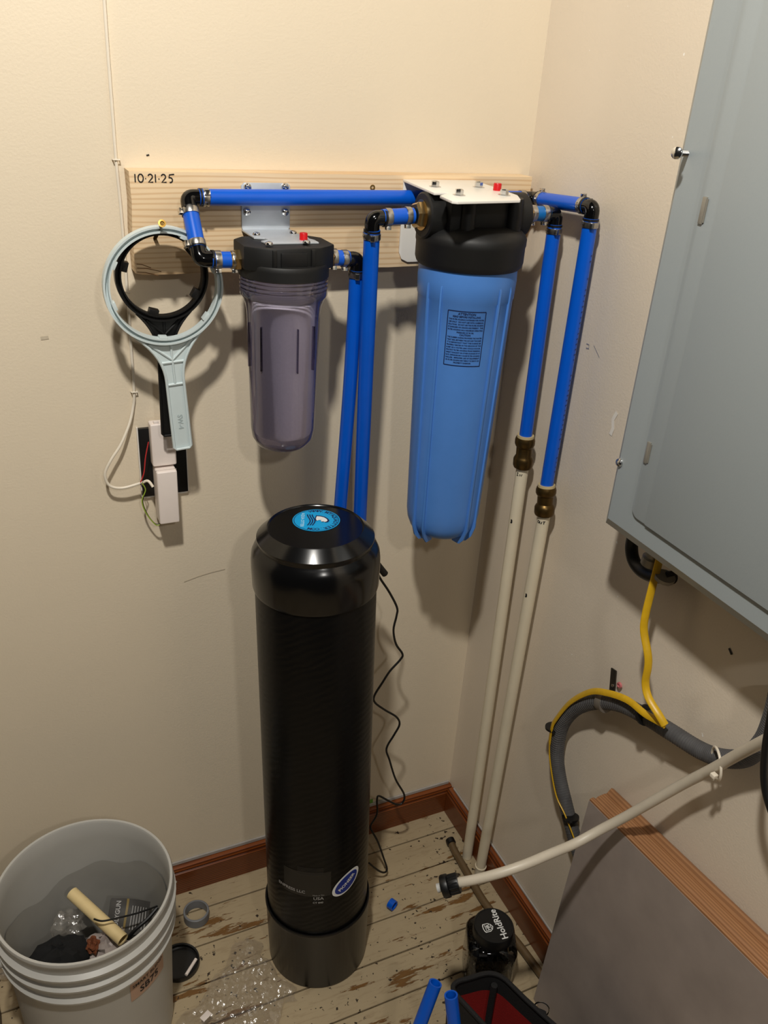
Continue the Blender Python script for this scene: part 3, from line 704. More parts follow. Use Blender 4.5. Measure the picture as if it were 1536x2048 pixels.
obj('screw_head', MB().lathe([(.002, -.004), (.0052, 0), (.0052, .001), (.003, .0012), (.0022, -.0006), (0, -.001)], sh, ax, 20), GOLD, hs)

# ================================================================== WALL CABLE AND BOXES
cab = thing('wall_cable', at(213, 972, Y=-.006), 'cream white low voltage cable stapled down the wall and looping to a small white box', 'cable')
pts = [at(x, y, Y=-.0035) for x, y in ((203, -80), (209, 10), (216, 110), (224, 215), (232, 320), (242, 420), (250, 520), (254, 583), (261, 680), (268, 783), (266, 815))]+[at(x, y, Y=yy) for x, y, yy in ((258, 850, -.010), (241, 890, -.018), (222, 920, -.022), (210, 948, -.022), (219, 971, -.022), (245, 976, -.022), (282, 966, -.024), (296, 962, -.030), (306, 974, -.036))]
obj('cable_jacket', MB().tube(smooth_pts(pts, 5), .0023, 10), WIREWH, cab)
for px, py in ((232, 319), (254, 583), (268, 783)):
    p = at(px, py, Y=-.003); obj('staple', MB().tube([p+Vector((-.0045, .002, 0)), p+Vector((-.0042, -.004, 0)), p+Vector((.0042, -.004, 0)), p+Vector((.0045, .002, 0))], .0011, 8), WIREWH, cab)
p4 = [at(x, y, Y=-.003) for x, y in ((274, 858), (372, 846), (374, 978), (284, 994))]
cx = sum(q.x for q in p4)/4; cz = sum(q.z for q in p4)/4
pl_ = thing('wall_plate', (cx, -.001, cz-.06), 'black rectangular backing plate on the wall behind two white boxes', 'wall plate')
obj('plate', MB().box((cx, -.004, cz), (.075, .0075, .121), .001), BLACK, pl_)
obj('torn_paint_edge', MB().box((cx-.0385, -.003, cz), (.002, .0055, .124), .0006).box((cx+.0385, -.003, cz-.002), (.0016, .0045, .118), .0006).box((cx, -.003, cz-.0625), (.074, .005, .003), .0006), SPACK, pl_)
def sbox(pts, yf, label, notch):
    ps = [at(x, y, Y=yf) for x, y in pts]; x0 = (ps[0].x+ps[3].x)/2; x1 = (ps[1].x+ps[2].x)/2; zt = (ps[0].z+ps[1].z)/2; zb = (ps[2].z+ps[3].z)/2
    t = thing('white_box', ((x0+x1)/2, yf/2, zb), label, 'box')
    body = obj('body', MB().box(((x0+x1)/2, (yf-.0085)/2, (zt+zb)/2), (x1-x0, abs(yf)-.0085, zt-zb), .003, seg=3), WHITEPL, t)
    if notch: obj('snap_tab', MB().box((x0+.010, yf+.006, zt+.0015), (.008, .006, .005), .0008).box((x0+.030, yf+.006, zt+.0015), (.008, .006, .005), .0008), WHITEPL, t)
    else: obj('lid_seam', MB().box(((x0+x1)/2, yf+.0085, (zt+zb)/2), (x1-x0+.0006, .0008, zt-zb+.0006)), plain('seam_grey', S(170, 160, 152), .6), t)
sbox(((299, 852), (346, 845), (357, 928), (308, 935)), -.030, 'white plastic sensor box on the black plate, upper one with a tabbed top', True)
sbox(((313, 946), (353, 942), (361, 1044), (321, 1050)), -.046, 'white plastic transformer box on the black plate, lower one trailing thin wires', False)
tag(obj('red_wire', MB().tube(smooth_pts([at(x, y, Y=-.032) for x, y in ((297, 884), (291, 915), (288, 945), (281, 965))], 6), .0009, 6), WIRERED), 'thin red wire from the upper white box over the black plate', 'wire')
tag(obj('green_wire', MB().tube(smooth_pts([at(x, y, Y=-.028) for x, y in ((284, 966), (291, 980), (284, 1000), (288, 1018), (298, 1035), (312, 1050), (320, 1049))], 6), .0009, 6), WIREGRN), 'thin green and yellow wire dangling beside the lower white box', 'wire')
tag(obj('black_wire', MB().tube(smooth_pts([at(x, y, Y=-.027) for x, y in ((281, 967), (288, 985), (286, 1006), (296, 1030), (310, 1047), (320, 1047))], 6), .0007, 6), BLACK), 'thin black wire dangling beside the lower white box', 'wire')

# ================================================================== TANK
tank = thing('water_tank', (TCX, TCY, 0), 'tall black fibreglass water treatment tank standing on the floor', 'tank')
lean = (Vector((TTX, TTY, 1.0))-Vector((TCX, TCY, 0))).normalized()
RT_ = Vector((0, 0, 1)).rotation_difference(lean)
WL[tank.name] = Vector((0, 0, 0))
tank.rotation_mode = 'QUATERNION'; tank.rotation_quaternion = RT_
TR = .0985
obj('body', MB().lathe([(.05, .03), (.085, .04), (TR-.002, .07), (TR, .11), (TR, .925), (TR-.004, .945), (.08, .955)], seg=72), TANK, tank)
obj('boot', MB().lathe([(.05, 0), (.0975, 0), (.0995, .003), (.1025, .150), (.1038, .152), (.1040, .156), (.1030, .1585), (.1005, .1580), (.0995, .150), (.0985, .02)], seg=72), BOOT, tank)
hood = obj('hood', MB().lathe([(.0985, 0.8775), (.1010, 0.8775), (.1020, 0.8815), (.1030, 0.9135), (.1030, 0.9265), (.1015, 0.9385), (.0975, 0.9475), (.0935, 0.9525), (.0915, 0.9555), (.0918, 0.9585), (.0930, 0.9615), (.0930, 0.9650), (.0775, 0.9800), (.0760, 0.9813), (.0745, 0.9803), (.0735, 0.9790), (0, 0.9785)], seg=80, capa=False), HOODM, tank, ang=25)
TI = RT_.inverted()
def tlocal(p): return TI @ (Vector(p)-Vector((TCX, TCY, 0)))
# sticker on the hood
def hit_top(px, py, h=.9790):
    n = lean; o = Vector((TCX, TCY, 0))+lean*h; d = ray(px, py); t = (o-CAM).dot(n)/d.dot(n); return tlocal(CAM+d*t)
sc = hit_top(633, 1040); el = hit_top(584, 1040); er = hit_top(681, 1041); SR = (er-el).length/2*.98; sc = (el+er)/2; sc.z = .9791
er_ = (er-el).normalized(); ea = Vector((0, 0, 1)).cross(er_)
TX, TYv = -ea, er_       # reading direction (towards the viewer), letter-up (to the side)
def stk(u, v, h=.0): return sc+TX*u+TYv*v+Vector((0, 0, .0004+h))
stick = obj('sticker', MB().lathe([(SR, 0), (SR, .0003), (0, .0003)], sc, seg=56), STICK, hood); stick['label'] = 'round sky blue sticker'
mb = MB(); k = 64
ro, ri = SR*.955, SR*.925
mb.add([stk(ro*math.cos(2*PI*i/k), ro*math.sin(2*PI*i/k)) for i in range(k)]+[stk(ri*math.cos(2*PI*i/k), ri*math.sin(2*PI*i/k)) for i in range(k)], [(i, (i+1) % k, k+(i+1) % k, k+i) for i in range(k)])
s = 'WWW.MTAQUAOTTER.COM'; A0, A1 = 196, -18
for i, ch in enumerate(s):
    a = math.radians(A0+(A1-A0)*i/(len(s)-1)); rr = SR*.74
    vs, fs = text2d(ch, SR*.245, .03)
    mb.add([stk((rr+v)*math.cos(a)+u*math.sin(a), (rr+v)*math.sin(a)-u*math.cos(a)) for u, v in vs], fs)
# emblem: waves and a swimming otter outline
for off in (0, .10, .20):
    stroke(mb, [(SR*(x*1.0), SR*(-.12-off+.07*math.sin(x*5.2+1.0))) for x in [-.5+.1*i for i in range(11)]], SR*.055, lambda u, v: stk(u, v, .0001))
ott = [(-.42, -.02), (-.40, .16), (-.30, .36), (-.12, .50), (.06, .56), (.20, .50), (.24, .40), (.18, .34), (.20, .24), (.10, .20), (.02, .24), (.02, .10), (.10, .0), (.0, -.04), (-.2, -.06)]
mb.add([stk(SR*x, SR*y, .0002) for x, y in ott], [tuple(range(len(ott)))])
obj('sticker_print', mb, NAVY, stick)
mb = MB(); ob = [(x*.78-.0, y*.80+.03) for x, y in ott]
mb.add([stk(SR*x, SR*y, .0004) for x, y in ob], [tuple(range(len(ob)))])
obj('emblem_fill', mb, WHITEI, stick)
mb = MB(); put_text(mb, 'AQUA OTTER', SR*.20, lambda u, v: stk(u, v, .0001), .01, v0=-SR*.64); obj('sticker_name', mb, PALEI, stick)
# lower label and oval badge
def tank_ang(px, py):
    # intersect with the leaning tank in its own frame
    o = tlocal(CAM); d = TI @ ray(px, py); a = d.x*d.x+d.y*d.y; b = 2*(o.x*d.x+o.y*d.y); c = o.x*o.x+o.y*o.y-TR*TR
    t = (-b-math.sqrt(max(b*b-4*a*c, 0)))/(2*a); p = o+d*t; return math.atan2(p.y, p.x), p.z
def wrapper(px, py, e=.0006, skew=0):
    a0, z0 = tank_ang(px, py)
    return lambda u, v: Vector(((TR+e)*math.cos(a0+u/TR), (TR+e)*math.sin(a0+u/TR), z0+v))
mb = MB(); f = wrapper(620, 1772, .0004); g = []
n = 10; rows = [[f(-.052+.0906*i/n, v) for i in range(n+1)] for v in (-.028, .034)]
mb.grid(rows, closed_u=False); tl = obj('data_label', mb, DIM, tank)
mb = MB(); f = wrapper(582, 1775, .0009); put_text(mb, 'ENPRESS LLC', .0098, f, .02, 'CENTER', v0=-.004)
f = wrapper(637, 1797, .0009); put_text(mb, 'USA', .0105, f, .01, v0=-.003); put_text(mb, 'Made in The', .0042, f, .0, v0=.0075); put_text(mb, 'CT 840', .0062, f, .02, v0=-.0125, u0=-.001)
f = wrapper(625, 1745, .0009)
obj('label_lettering', mb, GREYI, tl)
mb = MB()
for i in range(6): stroke(mb, [(-.028+.006*j, .010-i*.0034) for j in range(9)], .0008, f)
obj('label_fine_lines', mb, plain('dim_print', S(58, 56, 54), .5), tl)
f = wrapper(693, 1764, .0008)
def ov(k, e):
    c, s_ = math.cos(math.radians(38)), math.sin(math.radians(38)); w_ = wrapper(693, 1764, e); rows = []
    for q_ in (0.001, .25, .5, .75, 1.0):
        rows.append([])
        for i in range(40):
            a = 2*PI*i/40; x, y = .0305*k*q_*math.cos(a), .0184*k*q_*math.sin(a); rows[-1].append(w_(x*c-y*s_, x*s_+y*c))
    return MB().grid(rows)
bd = obj('badge', ov(1.12, .0008), WHITEI, tank); bd['label'] = 'white rimmed blue oval badge'
obj('badge_field', ov(.92, .0013), plain('badge_blue', S(22, 48, 140), .25, var=.05), bd)
mb = MB(); w_ = wrapper(693, 1764, .0018); c, s_ = math.cos(math.radians(38)), math.sin(math.radians(38))
put_text(mb, 'PIONEER', .0105, lambda u, v: w_(u*c-(v-.003)*s_, u*s_+(v-.003)*c), .02); obj('badge_lettering', mb, WHITEI, bd)
# bypass lever at the back of the hood
lv = [tlocal(at(x, y, Y=-.15)) for x, y in ((748, 1120), (758, 1133), (770, 1148))]
obj('lever', MB().tube(lv, .0062, 14), BLACK, tank)
WL[tank.name] = Vector((TCX, TCY, 0))
# power cord
cp = [(757, 1150), (763, 1161), (779, 1185), (794, 1215), (793, 1232), (787, 1260), (792, 1288), (805, 1308), (800, 1320), (780, 1342), (765, 1365), (749, 1391), (750, 1405), (770, 1420), (793, 1434), (799, 1449), (788, 1470), (773, 1497), (779, 1520), (791, 1558), (808, 1588), (806, 1604), (794, 1609), (776, 1601), (758, 1592), (754, 1600), (754, 1628), (741, 1652)]
pts = [at(x, y, Y=-.118) for x, y in cp]+[at(x, y, Y=yy) for x, y, yy in ((745, 1664, -.125), (756, 1684, -.13), (768, 1718, -.137), (774, 1738, -.142), (768, 1745, -.147), (755, 1740, -.15), (738, 1726, -.15))]
for q in pts: q.z = max(q.z, .004)
tag(obj('power_cord', MB().tube(smooth_pts(pts, 5), .0022, 8), BLACK), 'thin black cord kinking down behind the tank to the floor', 'cord')

# ================================================================== ELECTRICAL PANEL
ep = thing('electrical_panel', (-.05, -.63, 1.05), 'large grey steel electrical panel mounted on the right wall', 'electrical panel')
PX = -.105; py0, py1, pz0, pz1 = -.4535, -.83, 1.0495, 1.92
obj('back_box', MB().box((-.043, (py0+py1)/2, (pz0+pz1)/2), (.085, abs(py1-py0)-.016, pz1-pz0-.016), .002), PANEL, ep)
i1, i2 = .020, .026
rows = []
for x, ins in ((-.084, .004), (-.084, 0), (-.089, 0), (PX, i1)):
    rows.append([Vector((x, py0-ins, pz0+ins)), Vector((x, py1+ins, pz0+ins)), Vector((x, py1+ins, pz1-ins)), Vector((x, py0-ins, pz1-ins))])
mb = MB().grid(rows); mb.f.append((12, 13, 14, 15)); mb.f.append((3, 2, 1, 0))
cov = obj('cover', mb, PANEL, ep, ang=10)
# door with its step line
d0y, d0z, d1y, d1z = -.519, 1.099, -.80, 1.86
dw, dh = abs(d1y-d0y), d1z-d0z
rr4 = [(x, y) for x, y in rrect(dw, dh, .014)]
obj('door_gap', MB().prism([(x*1.0, y) for x, y in rrect(dw+.003, dh+.003, .015)], .0006, (PX, (d0y+d1y)/2, (d0z+d1z)/2), (0, -1, 0), (0, 0, 1)), PANELD, cov)
door = obj('door', MB().prism(rr4, .0030, (PX-.0004, (d0y+d1y)/2, (d0z+d1z)/2), (0, -1, 0), (0, 0, 1), bev=.0008), PANEL, ep)
fx = min(q.co.x for q in door.data.vertices)+WL[ep.name].x
obj('door_panel', MB().prism([(-.048, -dh/2-.0015), (.13, -dh/2-.0015), (.13, dh/2), (-.048, dh/2)], .0022, (fx+.0002, (d0y+d1y)/2-.05, (d0z+d1z)/2), (0, -1, 0), (0, 0, 1), bev=.0009) if False else MB().prism([(-dw/2+.031, -dh/2), (dw/2-.004, -dh/2), (dw/2-.004, dh/2-.003), (-dw/2+.031, dh/2-.003)], .0016, (fx+.0002, (d0y+d1y)/2, (d0z+d1z)/2), (0, -1, 0), (0, 0, 1), bev=.0008), PANEL, door)
for px, py in ((1407, 421), (1296, 905)):
    p = at(px, py, X=fx); obj('hinge', MB().box((fx-.0008, p.y, p.z), (.0035, .0065, .030), .0012).box((fx-.0004, p.y-.004, p.z), (.0025, .0018, .026)), plain('hinge_tan', S(150, 146, 136), .4, .4), cov)
p = at(1240, 925, X=PX); screw_head((PX, p.y, p.z), .0062, (-1, 0, 0), cov, CHROME, 'cover_screw')
a, b = at(1374, 307, X=PX), at(1354, 306, X=PX-.026)
ax = (b-a).normalized()
ls = obj('loose_screw', MB().tube([a, a.lerp(b, .5), b], .0026, 10), CHROME, cov)
tm = MB()
for k in range(8): tm.lathe([(.0026, -.0007), (.0035, 0), (.0026, .0007)], a+ax*(.002+k*.0022), ax, 10, False, False)
obj('screw_thread', tm, STEEL, ls); obj('screw_head', MB().lathe([(.003, -.001), (.0068, -.0005), (.0066, .0018), (.004, .0036), (0, .004)], b, ax, 18), CHROME, ls)

# ================================================================== CABLES ON THE RIGHT WALL
yel = thing('yellow_cable', at(1332, 1450, X=-.05), 'flat yellow electrical cable dropping from the grey panel to the grey conduit', 'cable')
yp = [at(x, y, X=xx) for x, y, xx in ((1325, 1095, -.05), (1311, 1150, -.055), (1303, 1180, -.058), (1291, 1230, -.06), (1288, 1262, -.06), (1296, 1310, -.06), (1296, 1335, -.06), (1291, 1365, -.06), (1297, 1395, -.06), (1318, 1430, -.058), (1330, 1450, -.054))]
obj('upper_run', MB().tube(smooth_pts(yp, 6), .0058, 12, flat=CF), YELLOW, yel)
yq = [at(x, y, X=xx) for x, y, xx in ((1330, 1450, -.053), (1312, 1440, -.052), (1288, 1426, -.052), (1255, 1400, -.050), (1215, 1386, -.048), (1180, 1384, -.044), (1140, 1405, -.042), (1112, 1438, -.042), (1104, 1455, -.042), (1099, 1490, -.040), (1101, 1530, -.038), (1112, 1590, -.036), (1130, 1630, -.034), (1150, 1682, -.030), (1165, 1730, -.025))]
obj('lower_run', MB().tube(smooth_pts(yq, 6), [.0056]*54+[.0034]*(len(smooth_pts(yq, 6))-54), 10, flat=CF), YELLOW, yel)
con = thing('flexible_conduit', at(1150, 1690, X=-.02), 'dusty grey flexible conduit looping over a hanger on the right wall', 'conduit')
cq = [at(x, y, X=xx) for x, y, xx in ((1195, 1800, -.018), (1168, 1735, -.018), (1150, 1680, -.019), (1132, 1610, -.021), (1118, 1550, -.023), (1114, 1500, -.025), (1124, 1450, -.027), (1150, 1418, -.028), (1190, 1404, -.029), (1240, 1408, -.031), (1290, 1432, -.031), (1345, 1466, -.029), (1400, 1500, -.022), (1445, 1516, -.019), (1490, 1515, -.018), (1525, 1485, -.021), (1545, 1440, -.02), (1560, 1380, -.02))]
obj('conduit_wall', MB().tube(smooth_pts(cq, 8), .0128, 18), CONDUIT, con)
rb = MB(); sp = smooth_pts(cq, 12)
for i in range(2, len(sp)-2):
    rb.lathe([(.0126, -.0008), (.0134, 0), (.0126, .0008)], sp[i], sp[i+1]-sp[i-1], 16, False, False)
o_ = obj('corrugation', rb, CONDUIT, con); o_['kind'] = 'stuff'
def zip_tie(px, py, xx, tang, mat, label, r=.0155):
    c = at(px, py, X=xx); t = Vector(tang).normalized()
    z = thing('cable_tie', c-Vector((0, 0, r)), label, 'cable tie', None)
    obj('strap', MB().lathe([(r, -.002), (r+.001, -.002), (r+.001, .002), (r, .002)], c, t, 26), mat, z)
    d = (CAM-c); d = (d-t*d.dot(t)).normalized()
    obj('lock', MB().box(c+d*(r+.001), (.005, .005, .004), .0008), mat, z)
zip_tie(1108, 1455, -.032, (0, .15, 1), BLACK, 'black cable tie around conduit and yellow cable on the rising side of the loop', .0152)
zip_tie(1290, 1430, -.036, (0, -.8, .4), BLACK, 'black cable tie around conduit and yellow cable just before the cable leaves it', .0155)
zip_tie(1141, 1635, -.025, (0, .3, 1), BLACK, 'black cable tie around conduit and yellow cable above the grey slab', .0148)
hg = thing('conduit_hanger', at(1228, 1375, X=-.006), 'dark steel strap hanger holding the grey conduit to the right wall', 'hanger')
p = at(1226, 1362, X=-.004); a1_ = Matrix.Rotation(math.radians(-10), 3, 'X')
obj('strap', MB().box((-.004, p.y, p.z), (.0025, .013, .044), .0005, a1_), plain('dark_steel', S(74, 68, 60), .45, .7, var=.2), hg)
obj('nail', MB().lathe([(.003, 0), (.003, .0015), (0, .002)], at(1226, 1371, X=-.0055), (-1, 0, 0), 12), CHROME, hg)
obj('loop', MB().lathe([(.0140, -.007), (.0158, -.007), (.0158, .007), (.0140, .007)], at(1208, 1405, X=-.0295), (0, -.95, .3), 26), plain('worn_steel', S(140, 132, 122), .45, .5, var=.2), hg)
p = at(1240, 1370, X=-.004); obj('wall_anchor', MB().lathe([(.0055, 0), (.005, .003), (.003, .0035), (.0025, .001), (0, .001)], p, (-1, 0, 0), 14), plain('pink_anchor', S(196, 110, 112), .5), hg)
# entry fitting under the panel
ef = thing('conduit_fitting', at(1290, 1140, X=-.05), 'black conduit elbow and grey connector under the grey electrical panel', 'fitting')
obj('black_bend', MB().tube(smooth_pts([at(x, y, X=-.035) for x, y in ((1268, 1068), (1263, 1095), (1268, 1122), (1285, 1143), (1310, 1153), (1345, 1155))], 6), .0098, 16), BLACK, ef)
obj('connector', MB().lathe([(.012, 0), (.014, 0), (.014, .012), (.011, .014), (.011, .03)], at(1300, 1128, X=-.045), (0, -.1, 1), 20), plain('zinc_connector', S(150, 145, 136), .4, .6), ef)
obj('lock_nut', MB().lathe([(.008, 0), (.015, 0), (.015, .006), (.008, .006)], at(1328, 1158, X=-.045), (0, -.2, 1), 12), plain('zinc_connector', S(150, 145, 136), .4, .6), ef)
# milky hose with black nut
ho = thing('milky_hose', at(900, 1768, X=-.335), 'milky white hose tied to the conduit, a black nut on its hanging end', 'hose')
hp = [at(x, y, X=xx) for x, y, xx in ((1580, 1455, -.068), (1536, 1478, -.058), (1480, 1507, -.049), (1425, 1538, -.045), (1370, 1566, -.047), (1310, 1600, -.058), (1250, 1634, -.075), (1200, 1660, -.099), (1150, 1687, -.138), (1100, 1708, -.187), (1050, 1729, -.232), (1000, 1746, -.270), (950, 1759, -.303), (912, 1766, -.327))]
obj('hose_wall', MB().tube(smooth_pts(hp, 6), .0078, 18), HOSE, ho)
n0, n1 = at(918, 1765, X=-.323), at(884, 1774, X=-.347); ax = (n1-n0).normalized()
mb = MB().lathe([(.0095, 0), (.0145, 0), (.0150, .002), (.0150, .014), (.0135, .0165), (.0175, .017), (.0180, .019), (.0180, .026), (.017, .028), (.009, .028)], n0, ax, 28)
for k in range(14):
    a = 2*PI*k/14; e1 = ax.orthogonal().normalized(); e2 = ax.cross(e1); mb.tube([n0+ax*.001+(e1*math.cos(a)+e2*math.sin(a))*.0150, n0+ax*.0155+(e1*math.cos(a)+e2*math.sin(a))*.0150], .0012, 6)
obj('nut', mb, BLACK, ho)
obj('hose_tip', MB().tube([n0+ax*.02, n0+ax*.036], .0072, 16), plain('pale_tip', S(196, 196, 192), .35), ho)
zt_ = thing('cable_tie', at(1426, 1552, X=-.05), 'white cable tie fastening the milky hose to the grey conduit', 'cable tie')
c = at(1433, 1527, X=-.040); vd = ray(1430, 1530).normalized(); t = ((CR-vd*CR.dot(vd)).normalized()*.97+vd*.22).normalized(); u1 = (vd-t*vd.dot(t)).normalized(); u2 = t.cross(u1)
loop = [c+u1*.024*math.cos(2*PI*i/26)+u2*.0225*math.sin(2*PI*i/26) for i in range(26)]
obj('strap', MB().tube(loop, .0019, 8, closed=True), WIREWH, zt_); q = at(1428, 1551, X=-.056)
obj('lock', MB().box(q, (.008, .008, .006), .001).box(q-Vector((0, 0, .005)), (.003, .004, .006), .0006), WIREWH, zt_)
bcq = [at(x, y, X=-.075) for x, y in ((1548, 1390), (1540, 1440), (1532, 1490), (1528, 1540), (1531, 1580), (1542, 1620), (1560, 1660))]
tag(obj('black_cable', MB().tube(smooth_pts(bcq, 6), .0048, 12), BLACK), 'thick black cable curving past the end of the milky hose', 'cable')

# ================================================================== GREY SLAB LEANING ON THE RIGHT WALL
sl = thing('leaning_slab', (-.06, -.60, 0), 'grey painted slab with a bare moulded wood top edge leaning on the right wall', 'slab')
A = at(1067, 1998, Z=.0005); Bt = at(1178, 1601, X=-.0555); Ct = at(1540, 1964, X=-.0555)
yend = -1.05
Ct = Bt+(Ct-Bt)*((yend-Bt.y)/(Ct.y-Bt.y)); D = Vector((A.x, yend, .0005))
nrm = (Bt-A).cross(Ct-A).normalized()
if nrm.x > 0: nrm = -nrm
TH = .0
def back(p, d): q = p-nrm*d; return q
mb = MB().add([A, Bt, Ct, D, A-nrm*.012, Bt-nrm*.012, Ct-nrm*.012, D-nrm*.012], [(0, 1, 2, 3), (7, 6, 5, 4), (0, 4, 5, 1), (1, 5, 6, 2), (2, 6, 7, 3), (3, 7, 4, 0)])
obj('face_board', mb, SLAB, sl)
upd = (Bt-A).normalized()
# moulded top rail, profile in (depth behind face, height)
prof = [(.012, -.05), (.0005, -.001), (.001, .003), (.005, .0045), (.008, .003), (.010, -.001), (.014, .003), (.024, .005), (.028, .004), (.031, .0095), (.034, .013), (.038, .010), (.040, .001), (.040, -.05)]
prof = [(d*1.3, hh*1.15 if hh > -.02 else hh) for d, hh in prof]
r0 = [Bt-nrm*d+upd*hh for d, hh in prof]; r1 = [Ct-nrm*d+upd*hh for d, hh in prof]; n = len(prof)
mb = MB().add(r0+r1, [(i, i+1, n+i+1, n+i) for i in range(n-1)]+[tuple(range(n)), tuple(range(2*n-1, n-1, -1))])
for v_ in mb.v: v_.x = min(v_.x, -.0015)
obj('moulded_top_rail', mb, RAWWOOD, sl, ang=20)

# ================================================================== BUCKET
BC = Vector((-.860, -.238, 0)); BHt = .37; rT, rB = .1415, .127
bk = thing('plastic_bucket', BC, 'pale grey plastic bucket of rubbish with an orange product label', 'bucket')
def br_(z): return rB+(rT-rB)*z/BHt
pr = [(0, .001), (rB-.004, .001), (rB, .004), (br_(.27), .27), (br_(.275)+.0075, .272), (br_(.275)+.008, .276), (br_(.28)+.0015, .281), (br_(.30)+.0015, .300), (br_(.30)+.008, .303), (br_(.30)+.0085, .3075), (br_(.31)+.0015, .312), (br_(.33)+.0015, .329), (br_(.33)+.0085, .332), (br_(.33)+.009, .3365), (br_(.34)+.001, .341), (br_(.355)+.001, .358), (rT+.0035, .361), (rT+.0045, .366), (rT+.003, BHt), (rT-.001, BHt), (rT-.003, .366), (rT-.0035, .33), (rB-.003, .01), (0, .008)]
obj('pail', MB().lathe(pr, BC, seg=80), BUCK, bk, ang=45)
ac_, zc_ = cyl_hit(299, 1957, BC.x, BC.y, br_(.22)+.001)
def bw(u, v, e=.0008): z = zc_+v; r = br_(z)+e; return Vector((BC.x+r*math.cos(ac_+u/.136), BC.y+r*math.sin(ac_+u/.136), z))
n = 12; lb = obj('label', MB().grid([[bw(-.038+.076*i/n, v) for i in range(n+1)] for v in (-.020, .026)], closed_u=False), ORANGE, bk); lb['label'] = 'faded orange product label'
mb = MB(); put_text(mb, 'SMART BLEND', .0105, lambda u, v: bw(u, v, .0013), .01, v0=.012); put_text(mb, 'SB75', .021, lambda u, v: bw(u, v, .0013), .02, v0=-.0105); obj('label_lettering', mb, INK, lb)
ea_ = math.radians(188); d = Vector((math.cos(ea_), math.sin(ea_), 0))
obj('handle_ear', MB().lathe([(.016, 0), (.016, .006), (.010, .010), (0, .010)], BC+d*(br_(.28)+.004)+Vector((0, 0, .285)), d, 18), BUCK, bk)
hd_ = MB(); q = []
for i in range(25):
    t = PI*i/24; q.append(BC+d*((br_(.28)+.018)*math.cos(t))+Vector((-d.y, d.x, 0))*(-.150*math.sin(t))+Vector((0, 0, .285-.11*math.sin(t))))
wire_handle = obj('wire_handle', MB().tube([p_ if (p_.y < -.012) else Vector((p_.x, -.012, p_.z)) for p_ in q], .0018, 8), STEEL, bk)
rr_rows = []
for zz in (.012, .12, .20, .27):
    rr_rows.append([])
    for jj in range(64):
        a_ = 2*PI*jj/64; z_ = zz+((.022*math.sin(a_*2+.6)+.008*math.sin(a_*5)+.004*math.sin(a_*11)) if zz > .25 else 0); r_ = br_(z_)-.0042
        rr_rows[-1].append(Vector((BC.x+r_*math.cos(a_), BC.y+r_*math.sin(a_), z_)))
obj('cement_residue', MB().grid(rr_rows), plain('grey_residue', S(166, 163, 156), .7, var=.14, nscale=7), bk)
# contents
def crumple(name, c, rx, ry, rz, seed, mat, label, cat, amp=.35, seg=26):
    rnd = random.Random(seed); ph = [(rnd.uniform(0, 6.3), rnd.uniform(0, 6.3), rnd.uniform(1.5, 6), rnd.uniform(1.5, 6)) for _ in range(7)]; rows = []
    for i in range(seg//2+1):
        th = PI*i/(seg//2); row = []
        for j in range(seg):
            p_ = 2*PI*j/seg; k = 1+amp*sum(math.sin(a+m*th*1.3)*math.cos(b+round(n_)*p_) for a, b, m, n_ in ph)/3.2+rnd.uniform(-.05, .05)*(0 < i < seg//2)
            row.append(Vector(c)+Vector((rx*k*math.sin(th)*math.cos(p_), ry*k*math.sin(th)*math.sin(p_), rz*k*math.cos(th))))
        rows.append(row)
    o = obj(name, MB().grid(rows), mat, ang=22); return tag(o, label, cat)
crumple('waste_bag', (-.860, -.237, .096), .090, .090, .072, 4, plain('grey_waste_plastic', S(88, 84, 80), .4, var=.2), 'crumpled dark grey plastic waste at the bottom of the bucket', 'plastic bag', .10)
crumple('black_cloth', at(118, 1915, Z=.205), .055, .036, .026, 9, plain('black_cloth', S(10, 10, 11), .9), 'black cloth lying inside the bucket against its near side', 'cloth', .16)
crumple('clear_wrapper', at(134, 1850, Z=.205), .027, .024, .024, 14, FILM, 'crumpled clear wrapper inside the bucket beside the cut cream pipe', 'wrapper', .4)
crumple('paper_waste', at(212, 1892, Z=.20), .036, .03, .026, 21, plain('pale_crumpled_plastic', S(176, 164, 158), .35, var=.12), 'pale crumpled plastic scrap in the bucket beside the black cloth', 'plastic scrap', .3)
crumple('brown_paper_scrap', at(186, 1890, Z=.222), .010, .014, .012, 5, RUST, 'small brown paper scrap in the bucket on the pale crumpled plastic', 'paper scrap', .35)
pa, pb = at(144, 1786, Z=.262), at(246, 1880, Z=.243); ax = (pb-pa).normalized()
tag(obj('cut_pipe', MB().lathe([(.0085, .001), (.0112, 0), (.0112, (pb-pa).length), (.0085, (pb-pa).length-.001), (.0085, .03)], pa, ax, 24, False, False), plain('yellowed_pipe', S(228, 204, 150), .45, var=.05)), 'short cut length of cream pipe lying on the rubbish in the bucket', 'pipe')
pk = thing('package', at(262, 1832, Z=.17), 'dark grey printed package in the bucket behind the cut cream pipe', 'package')
pc = at(258, 1833, Z=.222); e1 = Vector((.30, .92, .25)).normalized(); e2 = Vector((-.9, .28, .33)).normalized(); e2 = (e2-e1*e2.dot(e1)).normalized(); e3 = e1.cross(e2)
if e3.z < 0: e3 = -e3
def pkf(u, v, w=0): return pc+e1*u+e2*v+e3*(w+.004*math.sin(u*70)*math.cos(v*60))
rows = [[pkf(-.031+.00775*i, -.036+.009*j) for i in range(9)] for j in range(9)]
rows2 = [[pkf(-.031+.00775*i, -.036+.009*j, -.006) for i in range(9)] for j in range(9)]
obj('bag_film', MB().grid(rows, closed_u=False).grid(rows2, closed_u=False), plain('grey_printed_film', S(66, 64, 62), .3, var=.1), pk)
mb = MB(); put_text(mb, 'POLYGUN', .0112, lambda u, v: pkf(u, v, .0012), .02, v0=.018)
